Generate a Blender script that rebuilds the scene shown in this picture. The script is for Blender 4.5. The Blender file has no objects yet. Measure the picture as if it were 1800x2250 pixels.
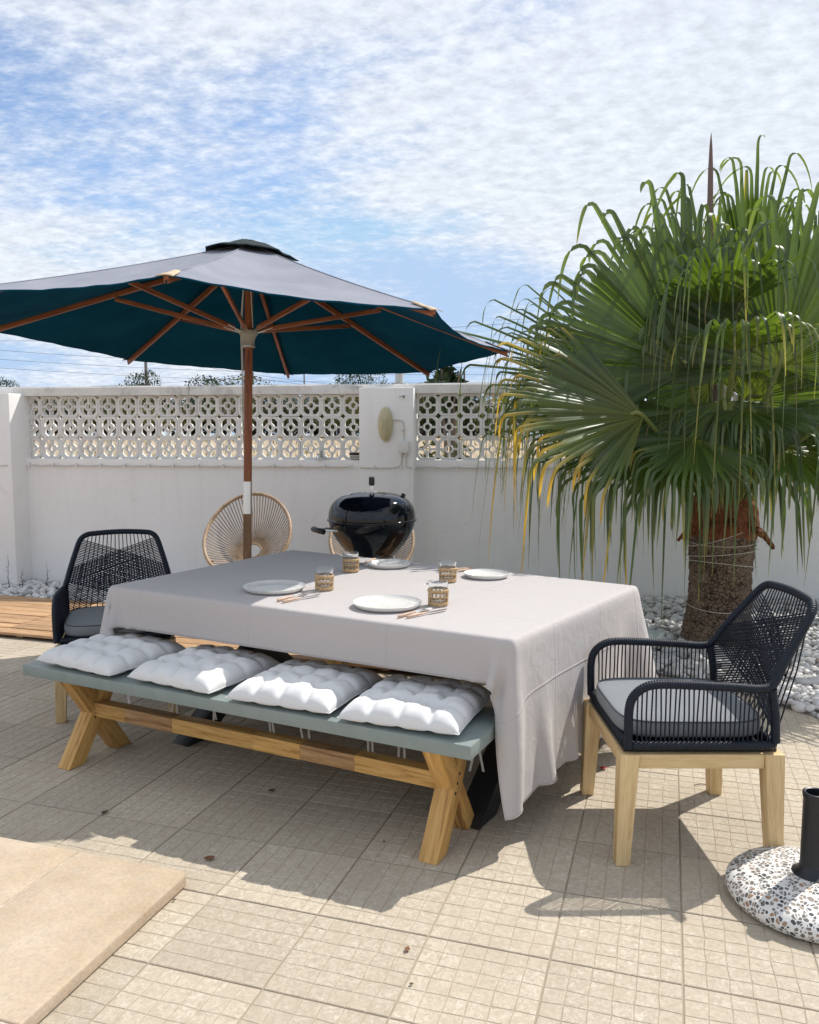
import bpy, bmesh, math, random
import numpy as np
from mathutils import Vector, Matrix, noise as mnoise

R = math.radians
PI = math.pi
rng = random.Random(7)
nrng = np.random.default_rng(7)
scene = bpy.context.scene
COL = scene.collection

# ------------------------------------------------------------------ camera
CAM_H = 1.47
PITCH = math.atan(170 / 1800)
cam_data = bpy.data.cameras.new('camera')
cam_data.sensor_fit = 'HORIZONTAL'
cam_data.sensor_width = 36.0
cam_data.lens = 36.0
cam_data.clip_start = 0.05
cam_data.clip_end = 3000
cam = bpy.data.objects.new('camera', cam_data)
COL.objects.link(cam)
cam.location = (0, 0, CAM_H)
cam.rotation_euler = (PI / 2 - PITCH, 0, 0)
scene.camera = cam

# ------------------------------------------------------------------ sun, sky, exposure
SUN_TO = Vector((0.64, 0.455, 1.0)).normalized()      # direction towards the sun
sun_data = bpy.data.lights.new('sun', 'SUN')
sun_data.energy = 2.9
sun_data.angle = R(0.53)
sun_data.color = (1.0, 0.955, 0.89)
sun = bpy.data.objects.new('sun', sun_data)
COL.objects.link(sun)
sun.rotation_euler = SUN_TO.to_track_quat('Z', 'Y').to_euler()
sun.location = (20, 15, 30)

world = bpy.data.worlds.new('World')
scene.world = world
world.use_nodes = True
wn = world.node_tree
wn.nodes.clear()


SKY_OFF = (11.2, 0.9)


def build_sky():
    N, L = wn.nodes, wn.links

    def node(t, **kw):
        n = N.new(t)
        for k, v in kw.items():
            setattr(n, k, v)
        return n

    def math_(op, a, b=None, clamp=False):
        n = node('ShaderNodeMath', operation=op, use_clamp=clamp)
        for i, v in enumerate((a, b)):
            if v is None:
                continue
            if isinstance(v, (int, float)):
                n.inputs[i].default_value = v
            else:
                L.new(v, n.inputs[i])
        return n.outputs[0]

    sky = node('ShaderNodeTexSky', sky_type='NISHITA', sun_disc=False)
    sky.sun_elevation = math.asin(SUN_TO.z)
    sky.sun_rotation = math.atan2(SUN_TO.x, SUN_TO.y)
    sky.air_density = 1.0
    sky.dust_density = 0.1
    sky.ozone_density = 2.2
    tc = node('ShaderNodeTexCoord')
    sep = node('ShaderNodeSeparateXYZ')
    L.new(tc.outputs['Generated'], sep.inputs[0])
    z = math_('MAXIMUM', sep.outputs['Z'], 0.0)
    zz = math_('ADD', z, 0.17)
    px = math_('DIVIDE', sep.outputs['X'], zz)
    py = math_('DIVIDE', sep.outputs['Y'], zz)
    comb = node('ShaderNodeCombineXYZ')
    L.new(px, comb.inputs[0])
    L.new(py, comb.inputs[1])

    def mapping(scale, rot, loc=(0, 0, 0)):
        m = node('ShaderNodeMapping')
        m.inputs['Location'].default_value = loc
        m.inputs['Rotation'].default_value = (0, 0, R(rot))
        m.inputs['Scale'].default_value = scale
        L.new(comb.outputs[0], m.inputs['Vector'])
        return m.outputs[0]

    def noise(vec, scale, detail, rough, dist=0.0):
        n = node('ShaderNodeTexNoise')
        n.inputs['Scale'].default_value = scale
        n.inputs['Detail'].default_value = detail
        n.inputs['Roughness'].default_value = rough
        n.inputs['Distortion'].default_value = dist
        L.new(vec, n.inputs['Vector'])
        return n.outputs[0]

    big = noise(mapping((1.0, 0.8, 1), -38, (SKY_OFF[0], SKY_OFF[1], 0)), 0.95, 3, 0.5, 0.5)     # where the sheet of cloud lies
    mid = noise(mapping((0.55, 1.5, 1), 38, (1.3, 0.4, 0)), 2.6, 6, 0.66, 0.2)                    # long streaks
    puff = noise(mapping((1, 1.25, 1), 34, (0.2, 5.1, 0)), 18.0, 6, 0.64, 0.0)                     # small altocumulus puffs
    fine = noise(mapping((1, 2.4, 1), 40), 40.0, 4, 0.65, 0.0)
    v = math_('MULTIPLY', big, 2.2)
    v = math_('ADD', v, math_('MULTIPLY', mid, 0.85))
    v = math_('ADD', v, math_('MULTIPLY', puff, 0.66))
    v = math_('ADD', v, math_('MULTIPLY', fine, 0.30))
    low = node('ShaderNodeMapRange', interpolation_type='SMOOTHSTEP')           # the sheet thins out low over the land
    low.inputs['From Min'].default_value = 0.02
    low.inputs['From Max'].default_value = 0.30
    low.inputs['To Min'].default_value = -0.26
    low.inputs['To Max'].default_value = 0.10
    L.new(z, low.inputs['Value'])
    v = math_('ADD', v, low.outputs[0])
    ramp = node('ShaderNodeMapRange', interpolation_type='SMOOTHSTEP')
    ramp.inputs['From Min'].default_value = 1.52
    ramp.inputs['From Max'].default_value = 2.14
    L.new(v, ramp.inputs['Value'])
    # thin towards the horizon line only through the real foreshortening of the layer
    cov = math_('MULTIPLY', ramp.outputs[0], 0.92, True)
    # cloud brightness varies with thickness
    cb = node('ShaderNodeMapRange')
    cb.inputs['From Min'].default_value = 0.35
    cb.inputs['From Max'].default_value = 0.68
    cb.inputs['To Min'].default_value = 4.2
    cb.inputs['To Max'].default_value = 5.5
    L.new(puff, cb.inputs['Value'])
    ccol = node('ShaderNodeVectorMath', operation='SCALE')
    ccol.inputs[0].default_value = (0.945, 0.995, 1.075)
    L.new(cb.outputs[0], ccol.inputs['Scale'])
    sk = node('ShaderNodeVectorMath', operation='MULTIPLY')
    L.new(sky.outputs[0], sk.inputs[0])
    sk.inputs[1].default_value = (0.88, 0.875, 0.90)
    mn = node('ShaderNodeVectorMath', operation='MINIMUM')
    L.new(sk.outputs[0], mn.inputs[0])
    mn.inputs[1].default_value = (2.55, 3.5, 4.9)
    mix = node('ShaderNodeMix', data_type='RGBA')
    L.new(cov, mix.inputs['Factor'])
    L.new(mn.outputs[0], mix.inputs['A'])
    L.new(ccol.outputs[0], mix.inputs['B'])
    bg = node('ShaderNodeBackground')
    bg.inputs['Strength'].default_value = 0.12
    L.new(mix.outputs['Result'], bg.inputs['Color'])
    out = node('ShaderNodeOutputWorld')
    L.new(bg.outputs[0], out.inputs['Surface'])


build_sky()
scene.view_settings.view_transform = 'Standard'
scene.view_settings.look = 'None'
scene.view_settings.gamma = 1
scene.view_settings.use_curve_mapping = False
scene.view_settings.exposure = 0.65


# ------------------------------------------------------------------ pixel -> place helpers (photo pixels, 1800 wide)
def ray(px, py):
    x = (px - 900) / 1800.0
    y = -(py - 1125) / 1800.0
    return Vector((x, math.cos(PITCH) + y * math.sin(PITCH), -math.sin(PITCH) + y * math.cos(PITCH)))


def at_z(px, py, z=0.0):
    r = ray(px, py)
    t = (z - CAM_H) / r.z
    return Vector((r.x * t, r.y * t, z))


def at_y(px, py, Y):
    r = ray(px, py)
    t = Y / r.y
    return Vector((r.x * t, Y, CAM_H + r.z * t))


# ------------------------------------------------------------------ materials
MATS = {}


class MatB:
    def __init__(self, name):
        self.m = bpy.data.materials.new(name)
        self.m.use_nodes = True
        self.nt = self.m.node_tree
        self.N = self.nt.nodes
        self.L = self.nt.links
        self.bsdf = self.N['Principled BSDF']
        self.out = self.N['Material Output']
        MATS[name] = self.m

    def node(self, t, **kw):
        n = self.N.new(t)
        for k, v in kw.items():
            setattr(n, k, v)
        return n

    def coord(self, kind='Object', scale=(1, 1, 1), rot=(0, 0, 0), shift=False):
        tc = self.node('ShaderNodeTexCoord')
        v = tc.outputs[kind]
        if shift:
            oi = self.node('ShaderNodeObjectInfo')
            mu = self.node('ShaderNodeVectorMath', operation='MULTIPLY_ADD')
            self.L.new(oi.outputs['Random'], mu.inputs[0])
            mu.inputs[1].default_value = (37.1, 19.7, 53.3)
            self.L.new(v, mu.inputs[2])
            v = mu.outputs[0]
        mp = self.node('ShaderNodeMapping')
        mp.inputs['Scale'].default_value = scale
        mp.inputs['Rotation'].default_value = rot
        self.L.new(v, mp.inputs['Vector'])
        return mp.outputs[0]

    def noise(self, vec, scale, detail=4, rough=0.55, dist=0.0):
        n = self.node('ShaderNodeTexNoise')
        n.inputs['Scale'].default_value = scale
        n.inputs['Detail'].default_value = detail
        n.inputs['Roughness'].default_value = rough
        n.inputs['Distortion'].default_value = dist
        if vec is not None:
            self.L.new(vec, n.inputs['Vector'])
        return n.outputs[0]

    def voronoi(self, vec, scale, feature='F1', rand=1.0, out='Distance'):
        n = self.node('ShaderNodeTexVoronoi', feature=feature)
        n.inputs['Scale'].default_value = scale
        n.inputs['Randomness'].default_value = rand
        self.L.new(vec, n.inputs['Vector'])
        return n.outputs[out]

    def ramp(self, fac, stops, interp='LINEAR'):
        n = self.node('ShaderNodeValToRGB')
        cr = n.color_ramp
        cr.interpolation = interp
        while len(cr.elements) < len(stops):
            cr.elements.new(0.5)
        for e, (p, c) in zip(cr.elements, stops):
            e.position = p
            e.color = (*c, 1) if len(c) == 3 else c
        self.L.new(fac, n.inputs[0])
        return n.outputs[0]

    def mix(self, fac, a, b, mode='MIX'):
        n = self.node('ShaderNodeMix', data_type='RGBA', blend_type=mode)
        for key, v in (('Factor', fac), ('A', a), ('B', b)):
            if isinstance(v, (int, float)):
                n.inputs[key].default_value = v
            elif isinstance(v, (tuple, list)):
                n.inputs[key].default_value = (*v, 1)
            else:
                self.L.new(v, n.inputs[key])
        return n.outputs['Result']

    def math(self, op, a, b=None, clamp=False):
        n = self.node('ShaderNodeMath', operation=op, use_clamp=clamp)
        for i, v in enumerate((a, b)):
            if v is None:
                continue
            if isinstance(v, (int, float)):
                n.inputs[i].default_value = v
            else:
                self.L.new(v, n.inputs[i])
        return n.outputs[0]

    def rnd(self):
        return self.node('ShaderNodeObjectInfo').outputs['Random']

    def vary(self, col, amount):
        """brightness varies a little from piece to piece"""
        mr = self.node('ShaderNodeMapRange')
        mr.inputs['To Min'].default_value = 1 - amount
        mr.inputs['To Max'].default_value = 1 + amount
        self.L.new(self.rnd(), mr.inputs['Value'])
        n = self.node('ShaderNodeVectorMath', operation='SCALE')
        self.L.new(col, n.inputs[0])
        self.L.new(mr.outputs[0], n.inputs['Scale'])
        return n.outputs[0]

    def set(self, **kw):
        for k, v in kw.items():
            k = {'col': 'Base Color', 'rough': 'Roughness', 'metal': 'Metallic', 'spec': 'Specular IOR Level',
                 'trans': 'Transmission Weight', 'coat': 'Coat Weight', 'sheen': 'Sheen Weight', 'ior': 'IOR'}.get(k, k)
            s = self.bsdf.inputs[k]
            if hasattr(v, 'links') or hasattr(v, 'is_output'):
                self.L.new(v, s)
            elif isinstance(v, (tuple, list)):
                s.default_value = (*v, 1) if len(v) == 3 else v
            else:
                s.default_value = v
        return self

    def bump(self, h, strength=0.3, dist=0.01):
        b = self.node('ShaderNodeBump')
        b.inputs['Strength'].default_value = strength
        b.inputs['Distance'].default_value = dist
        self.L.new(h, b.inputs['Height'])
        self.L.new(b.outputs[0], self.bsdf.inputs['Normal'])
        return self


def make_materials():
    # terrace tile: pressed cement, cream, cloudy
    m = MatB('tile')
    v = m.coord('Object', shift=True)
    n1 = m.noise(v, 9, 5, 0.6)
    n2 = m.noise(v, 62, 5, 0.72, 0.9)
    n3 = m.noise(m.coord('Generated'), 2, 2)
    w = m.node('ShaderNodeNewGeometry')
    wp = m.node('ShaderNodeMapping')
    m.L.new(w.outputs['Position'], wp.inputs['Vector'])
    stain = m.noise(wp.outputs[0], 1.3, 4, 0.6)
    c = m.ramp(n2, [(0.34, (0.385, 0.325, 0.245)), (0.50, (0.48, 0.415, 0.32)), (0.66, (0.61, 0.55, 0.45))])
    c = m.mix(m.ramp(n1, [(0.42, (0, 0, 0)), (0.66, (0.55, 0.55, 0.55))]), c, (0.45, 0.375, 0.285))
    c = m.mix(m.ramp(stain, [(0.45, (0, 0, 0)), (0.72, (0.5, 0.5, 0.5))]), c, (0.36, 0.305, 0.235))
    m.set(col=m.vary(c, 0.085), rough=0.78, spec=0.3)
    m.bump(n2, 0.22, 0.002)
    m = MatB('tile_groove')
    v = m.coord('Object', shift=True)
    m.set(col=m.ramp(m.noise(v, 30, 3), [(0.3, (0.33, 0.275, 0.205)), (0.7, (0.45, 0.385, 0.295))]), rough=0.95)

    m = MatB('grout')
    v = m.coord('Object')
    c = m.ramp(m.noise(v, 6, 4), [(0.3, (0.30, 0.245, 0.18)), (0.7, (0.44, 0.375, 0.285))])
    m.set(col=c, rough=0.95)

    # warm stone slab of the low platform
    m = MatB('slab_stone')
    v = m.coord('Object', shift=True)
    n1 = m.noise(v, 3.5, 5, 0.6, 0.5)
    n2 = m.noise(v, 90, 4, 0.7)
    n4 = m.noise(v, 24, 3, 0.7, 0.8)
    c = m.ramp(n1, [(0.3, (0.40, 0.30, 0.205)), (0.52, (0.49, 0.385, 0.275)), (0.72, (0.56, 0.465, 0.36))])
    c = m.mix(m.ramp(n4, [(0.48, (0, 0, 0)), (0.68, (0.65, 0.65, 0.65))]), c, (0.40, 0.345, 0.27))
    c = m.mix(0.16, c, m.ramp(n2, [(0.35, (0.36, 0.25, 0.15)), (0.65, (0.80, 0.68, 0.52))]))
    m.set(col=c, rough=0.85, spec=0.25)
    m.bump(n2, 0.35, 0.003)

    m = MatB('mortar')
    v = m.coord('Object')
    c = m.ramp(m.noise(v, 40, 4, 0.7), [(0.3, (0.34, 0.29, 0.23)), (0.55, (0.50, 0.44, 0.36)), (0.7, (0.72, 0.68, 0.61))])
    m.set(col=c, rough=0.95)
    m.bump(m.noise(v, 120, 3), 0.6, 0.004)

    # white painted render
    m = MatB('white_wall')
    v = m.coord('Object')
    n1 = m.noise(v, 1.1, 4, 0.6)
    n2 = m.noise(v, 60, 4, 0.6)
    n3 = m.noise(m.coord('Object', (6, 6, 0.6)), 2.2, 4, 0.6)
    c = m.ramp(n1, [(0.3, (0.83, 0.815, 0.785)), (0.7, (0.88, 0.865, 0.84))])
    c = m.mix(m.ramp(n3, [(0.50, (0, 0, 0)), (0.80, (0.26, 0.26, 0.26))]), c, (0.66, 0.64, 0.60))
    n5 = m.noise(v, 4.5, 6, 0.7, 1.0)
    c = m.mix(m.ramp(n5, [(0.60, (0, 0, 0)), (0.72, (0.30, 0.30, 0.30))]), c, (0.60, 0.58, 0.54))
    dn = m.node('ShaderNodeTexNoise')
    dn.inputs['Scale'].default_value = 6
    dn.inputs['Detail'].default_value = 5
    m.L.new(v, dn.inputs['Vector'])
    dsc = m.node('ShaderNodeVectorMath', operation='SCALE')
    dsc.inputs['Scale'].default_value = 0.22
    m.L.new(dn.outputs['Color'], dsc.inputs[0])
    dad = m.node('ShaderNodeVectorMath', operation='ADD')
    m.L.new(v, dad.inputs[0])
    m.L.new(dsc.outputs[0], dad.inputs[1])
    ed = m.voronoi(dad.outputs[0], 0.8, 'DISTANCE_TO_EDGE')
    line = m.ramp(ed, [(0.0, (1, 1, 1)), (0.0035, (0, 0, 0))])
    mask = m.ramp(m.noise(v, 1.7, 2), [(0.70, (0, 0, 0)), (0.80, (0.5, 0.5, 0.5))])
    c = m.mix(m.mix(1.0, line, mask, 'MULTIPLY'), c, (0.22, 0.20, 0.18))
    m.set(col=c, rough=0.85, spec=0.25)
    m.bump(n2, 0.18, 0.004)

    # coping: grey lichen stains
    m = MatB('coping_paint')
    v = m.coord('Object')
    n1 = m.noise(v, 5, 5, 0.65, 0.3)
    n2 = m.noise(v, 45, 4, 0.65)
    c = m.ramp(n1, [(0.35, (0.76, 0.745, 0.715)), (0.55, (0.66, 0.645, 0.61)), (0.74, (0.38, 0.365, 0.335))])
    dn = m.node('ShaderNodeTexNoise')
    dn.inputs['Scale'].default_value = 6
    dn.inputs['Detail'].default_value = 5
    m.L.new(v, dn.inputs['Vector'])
    dsc = m.node('ShaderNodeVectorMath', operation='SCALE')
    dsc.inputs['Scale'].default_value = 0.22
    m.L.new(dn.outputs['Color'], dsc.inputs[0])
    dad = m.node('ShaderNodeVectorMath', operation='ADD')
    m.L.new(v, dad.inputs[0])
    m.L.new(dsc.outputs[0], dad.inputs[1])
    ed = m.voronoi(dad.outputs[0], 1.6, 'DISTANCE_TO_EDGE')
    line = m.ramp(ed, [(0.0, (1, 1, 1)), (0.012, (0, 0, 0))])
    mask = m.ramp(m.noise(v, 1.7, 2), [(0.50, (0, 0, 0)), (0.60, (0.8, 0.8, 0.8))])
    c = m.mix(m.mix(1.0, line, mask, 'MULTIPLY'), c, (0.22, 0.20, 0.18))
    m.set(col=c, rough=0.9, spec=0.2)
    m.bump(n2, 0.4, 0.006)

    m = MatB('block_paint')
    v = m.coord('Object', shift=True)
    n1 = m.noise(v, 14, 4, 0.6)
    c = m.ramp(n1, [(0.3, (0.76, 0.75, 0.72)), (0.62, (0.70, 0.685, 0.655)), (0.80, (0.52, 0.50, 0.46))])
    m.set(col=m.vary(c, 0.08), rough=0.9, spec=0.2)
    m.bump(m.noise(v, 120, 4, 0.6), 0.3, 0.004)

    # woods: grain along local X of each bar
    def wood(name, dark, lite, mid, rough=0.55, vary=0.14, stretch=1.0):
        m = MatB(name)
        v = m.coord('Object', (2.2 * stretch, 26, 26), shift=True)
        n = m.noise(v, 1.6, 5, 0.6, 0.9)
        v2 = m.coord('Object', (9, 160, 160), shift=True)
        n2 = m.noise(v2, 1.0, 3, 0.6, 0.2)
        c = m.ramp(n, [(0.30, dark), (0.46, mid), (0.68, lite)])
        c = m.mix(m.ramp(n2, [(0.50, (0, 0, 0)), (0.72, (0.5, 0.5, 0.5))]), c, dark)
        m.set(col=m.vary(c, vary), rough=rough, spec=0.35)
        m.bump(n2, 0.22, 0.002)
        return m

    wood('acacia', (0.28, 0.135, 0.040), (0.68, 0.42, 0.145), (0.57, 0.315, 0.095), 0.5, 0.14)
    wood('acacia_dark', (0.13, 0.065, 0.03), (0.52, 0.32, 0.15), (0.36, 0.19, 0.08), 0.55, 0.10, 0.6)
    wood('pale_wood', (0.50, 0.33, 0.145), (0.76, 0.57, 0.31), (0.67, 0.475, 0.235), 0.55, 0.05)
    wood('umbrella_wood', (0.12, 0.038, 0.015), (0.36, 0.125, 0.048), (0.26, 0.082, 0.030), 0.42, 0.12)
    wood('pole_weathered', (0.15, 0.075, 0.035), (0.33, 0.19, 0.095), (0.25, 0.13, 0.06), 0.6, 0.04)
    wood('deck_wood', (0.28, 0.155, 0.075), (0.55, 0.365, 0.21), (0.45, 0.27, 0.14), 0.65, 0.16)

    # painted bench seat
    m = MatB('bench_paint')
    v = m.coord('Object')
    n = m.noise(v, 14, 4, 0.6)
    c = m.ramp(n, [(0.3, (0.225, 0.270, 0.255)), (0.7, (0.265, 0.31, 0.292))])
    m.set(col=c, rough=0.36, spec=0.5)
    m.bump(m.noise(m.coord('Object', (30, 300, 300)), 1, 3), 0.06, 0.001)

    def cloth(name, col, rough=0.9, weave=900, amt=0.10, bump=0.25, sheen=0.2):
        m = MatB(name)
        v = m.coord('Object')
        n = m.noise(v, 7, 4, 0.6)
        f1 = m.noise(m.coord('Object', (1, 6, 1)), weave, 2, 0.6)
        f2 = m.noise(m.coord('Object', (6, 1, 1)), weave, 2, 0.6)
        f = m.mix(0.5, f1, f2)
        a = tuple(x * (1 - amt) for x in col)
        b = tuple(min(1, x * (1 + amt)) for x in col)
        c = m.mix(m.ramp(f, [(0.38, (0, 0, 0)), (0.62, (1, 1, 1))]), a, b)
        c = m.mix(m.ramp(n, [(0.35, (0, 0, 0)), (0.7, (0.18, 0.18, 0.18))]), c, a)
        m.set(col=c, rough=rough, spec=0.15, sheen=sheen)
        m.bump(f, bump, 0.0015)
        return m

    # tablecloth, with the creases it was folded along as fine relief
    m = MatB('tablecloth_linen')
    uvn = m.node('ShaderNodeUVMap')
    sep = m.node('ShaderNodeSeparateXYZ')
    m.L.new(uvn.outputs[0], sep.inputs[0])

    def crease(coord, pos, width=0.004):
        d = m.math('ABSOLUTE', m.math('SUBTRACT', coord, pos))
        mr = m.node('ShaderNodeMapRange', interpolation_type='SMOOTHSTEP')
        mr.inputs['From Min'].default_value = 0
        mr.inputs['From Max'].default_value = width
        mr.inputs['To Min'].default_value = 1
        mr.inputs['To Max'].default_value = 0
        m.L.new(d, mr.inputs['Value'])
        return mr.outputs[0]
    h = None
    for coord, pos, wd in ((sep.outputs[0], 0.42, .005), (sep.outputs[0], 1.08, .005), (sep.outputs[0], 1.78, .005), (sep.outputs[0], 2.45, .006),
                           (sep.outputs[1], 0.50, .005), (sep.outputs[1], 0.98, .006), (sep.outputs[1], 1.42, .005)):
        k = crease(coord, pos, wd)
        h = k if h is None else m.math('ADD', h, k)
    v = m.coord('Object')
    f1 = m.noise(m.coord('Object', (1, 7, 7)), 700, 2, 0.6)
    f2 = m.noise(m.coord('Object', (7, 1, 7)), 700, 2, 0.6)
    f = m.mix(0.5, f1, f2)
    c = m.mix(m.ramp(f, [(0.38, (0, 0, 0)), (0.62, (1, 1, 1))]), (0.475, 0.440, 0.425), (0.53, 0.495, 0.48))
    wr = m.noise(v, 9, 4, 0.55, 0.8)
    wr2 = m.noise(m.coord('Object', (1, 1, 0.35)), 38, 4, 0.6, 0.6)
    hh = m.math('ADD', m.math('MULTIPLY', h, 0.42), m.math('MULTIPLY', wr, 1.0))
    hh = m.math('ADD', hh, m.math('MULTIPLY', wr2, 0.35))
    hh = m.math('ADD', hh, m.math('MULTIPLY', f, 0.06))
    m.set(col=c, rough=0.85, spec=0.2, sheen=0.15)
    m.bump(hh, 0.55, 0.007)

    m = cloth('cushion_white', (0.74, 0.735, 0.725), 0.9, 900, 0.03, 0.12, 0.1)
    cloth('seat_pad_grey', (0.235, 0.25, 0.26), 0.95, 420, 0.30, 0.4, 0.1)
    cloth('piping_grey', (0.10, 0.11, 0.12), 0.95, 420, 0.2, 0.3, 0.1)
    # faded parasol top and its dark green underside
    m = MatB('canopy_faded')
    v = m.coord('Object')
    n = m.noise(v, 3.5, 5, 0.6, 0.5)
    c = m.ramp(n, [(0.3, (0.245, 0.255, 0.295)), (0.7, (0.305, 0.315, 0.36))])
    m.set(col=c, rough=0.95, spec=0.1)
    m.bump(m.noise(v, 22, 4, 0.6), 0.25, 0.006)
    m = MatB('canopy_green')
    v = m.coord('Object')
    n = m.noise(v, 2.5, 4, 0.6)
    c = m.ramp(n, [(0.3, (0.003, 0.044, 0.084)), (0.7, (0.006, 0.066, 0.118))])
    m.set(col=c, rough=0.95, spec=0.02)
    m.bump(m.noise(v, 400, 2), 0.15, 0.002)
    MatB('cap_fabric').set(col=(0.022, 0.035, 0.038), rough=0.85, spec=0.2)
    MatB('pocket_leather').set(col=(0.55, 0.42, 0.28), rough=0.8)

    # ropes
    m = MatB('rope_navy')
    v = m.coord('Object')
    n = m.noise(v, 60, 3, 0.6)
    c = m.ramp(n, [(0.3, (0.004, 0.007, 0.015)), (0.7, (0.010, 0.016, 0.029))])
    m.set(col=c, rough=0.5, spec=0.32)
    m.bump(m.noise(v, 500, 2), 0.3, 0.002)
    m = MatB('cord_tan')
    v = m.coord('Object')
    c = m.ramp(m.noise(v, 12, 4, 0.6), [(0.3, (0.29, 0.185, 0.105)), (0.7, (0.52, 0.37, 0.235))])
    m.set(col=c, rough=0.5)

    # metals
    MatB('black_steel').set(col=(0.012, 0.013, 0.015), rough=0.4, spec=0.5)
    m = MatB('ferrule_metal')
    m.set(col=(0.72, 0.71, 0.69), rough=0.32, metal=1.0)
    m = MatB('cutlery_steel').set(col=(0.62, 0.61, 0.60), rough=0.2, metal=1.0)
    m = MatB('zinc_pipe')
    v = m.coord('Object', (1, 1, 0.3))
    m.set(col=m.ramp(m.noise(v, 20, 4), [(0.3, (0.42, 0.42, 0.40)), (0.7, (0.56, 0.56, 0.54))]), rough=0.55, metal=0.3)
    MatB('enamel_black').set(col=(0.003, 0.004, 0.008), rough=0.06, spec=0.5)
    MatB('plastic_black').set(col=(0.010, 0.012, 0.016), rough=0.42)
    MatB('runner_plastic').set(col=(0.34, 0.31, 0.26), rough=0.6)
    MatB('cord_white').set(col=(0.68, 0.66, 0.60), rough=0.8)
    MatB('wire_white').set(col=(0.62, 0.58, 0.52), rough=0.7)
    MatB('wire_dark').set(col=(0.03, 0.03, 0.035), rough=0.6)
    MatB('pvc_white').set(col=(0.72, 0.71, 0.68), rough=0.55)

    m = MatB('lamp_glass')
    m.set(col=(0.50, 0.45, 0.27), rough=0.3, spec=0.5)
    m.bump(m.noise(m.coord('Object', (1, 1, 22)), 3, 2), 0.3, 0.004)
    m = MatB('clear_glass')
    m.set(col=(0.97, 0.985, 0.98), rough=0.02, trans=1.0, ior=1.45)

    # plates: speckled off-white glaze
    m = MatB('plate_glaze')
    v = m.coord('Object')
    n1 = m.noise(v, 11, 4, 0.6, 1.2)
    n2 = m.noise(v, 320, 2, 0.6)
    c = m.ramp(n1, [(0.3, (0.66, 0.65, 0.60)), (0.65, (0.77, 0.76, 0.72))])
    c = m.mix(m.ramp(n2, [(0.68, (0, 0, 0)), (0.76, (0.5, 0.5, 0.5))]), c, (0.42, 0.40, 0.34))
    m.set(col=c, rough=0.22, spec=0.5)
    m = MatB('rattan')
    v = m.coord('Object')
    c = m.ramp(m.noise(v, 160, 4, 0.7), [(0.3, (0.34, 0.20, 0.09)), (0.5, (0.52, 0.34, 0.17)), (0.72, (0.70, 0.52, 0.30))])
    m.set(col=c, rough=0.7)
    m.bump(m.noise(v, 500, 3), 0.6, 0.002)
    m = MatB('handle_wood')
    v = m.coord('Object', (20, 200, 200))
    m.set(col=m.ramp(m.noise(v, 1, 4), [(0.3, (0.46, 0.29, 0.19)), (0.7, (0.66, 0.47, 0.34))]), rough=0.5)

    # white pebbles
    m = MatB('pebble_white')
    geo = m.node('ShaderNodeNewGeometry')
    v = m.coord('Object')
    n = m.noise(v, 30, 4, 0.6)
    c = m.ramp(geo.outputs['Random Per Island'], [(0.0, (0.36, 0.35, 0.33)), (0.16, (0.60, 0.595, 0.585)), (0.7, (0.76, 0.75, 0.735)), (0.93, (0.80, 0.79, 0.77)), (1.0, (0.50, 0.42, 0.36))])
    c = m.mix(0.18, c, m.ramp(n, [(0.3, (0.38, 0.37, 0.36)), (0.7, (0.85, 0.84, 0.83))]))
    m.set(col=m.vary(c, 0.13), rough=0.62, spec=0.35)
    m = MatB('gravel_bed')
    v = m.coord('Object')
    m.set(col=m.ramp(m.noise(v, 45, 4, 0.7), [(0.3, (0.20, 0.195, 0.18)), (0.7, (0.55, 0.54, 0.52))]), rough=0.95)

    # terrazzo base: aggregate set in white cement
    m = MatB('terrazzo')
    v = m.coord('Object')
    wv = m.node('ShaderNodeVectorMath', operation='ADD')
    m.L.new(v, wv.inputs[0])
    nn = m.node('ShaderNodeTexNoise')
    nn.inputs['Scale'].default_value = 34
    m.L.new(v, nn.inputs['Vector'])
    sc = m.node('ShaderNodeVectorMath', operation='SCALE')
    m.L.new(nn.outputs['Color'], sc.inputs[0])
    sc.inputs['Scale'].default_value = 0.016
    m.L.new(sc.outputs[0], wv.inputs[1])
    vv = m.node('ShaderNodeTexVoronoi', feature='F1')
    vv.inputs['Scale'].default_value = 70
    m.L.new(wv.outputs[0], vv.inputs['Vector'])
    ve = m.node('ShaderNodeTexVoronoi', feature='DISTANCE_TO_EDGE')
    ve.inputs['Scale'].default_value = 70
    m.L.new(wv.outputs[0], ve.inputs['Vector'])
    sepc = m.node('ShaderNodeSeparateColor')
    m.L.new(vv.outputs['Color'], sepc.inputs[0])
    stone = m.ramp(sepc.outputs[0], [(0.0, (0.04, 0.042, 0.05)), (0.3, (0.11, 0.108, 0.105)), (0.6, (0.20, 0.165, 0.13)), (0.88, (0.30, 0.27, 0.235)), (1.0, (0.36, 0.20, 0.10))])
    thr = m.math('ADD', m.math('MULTIPLY', sepc.outputs[1], 0.05), 0.05)
    mask = m.math('MULTIPLY', m.math('GREATER_THAN', ve.outputs['Distance'], thr), m.math('LESS_THAN', vv.outputs['Distance'], m.math('ADD', m.math('MULTIPLY', sepc.outputs[2], 0.26), 0.40)))
    c = m.mix(mask, (0.72, 0.70, 0.66), stone)
    m.set(col=c, rough=0.6)
    m.bump(mask, 0.35, 0.003)

    # palm
    m = MatB('palm_leaf')
    at = m.node('ShaderNodeAttribute', attribute_name='along')
    ye = m.node('ShaderNodeAttribute', attribute_name='yellow')
    geo = m.node('ShaderNodeNewGeometry')
    rn = m.noise(m.coord('Object'), 6, 3)
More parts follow.
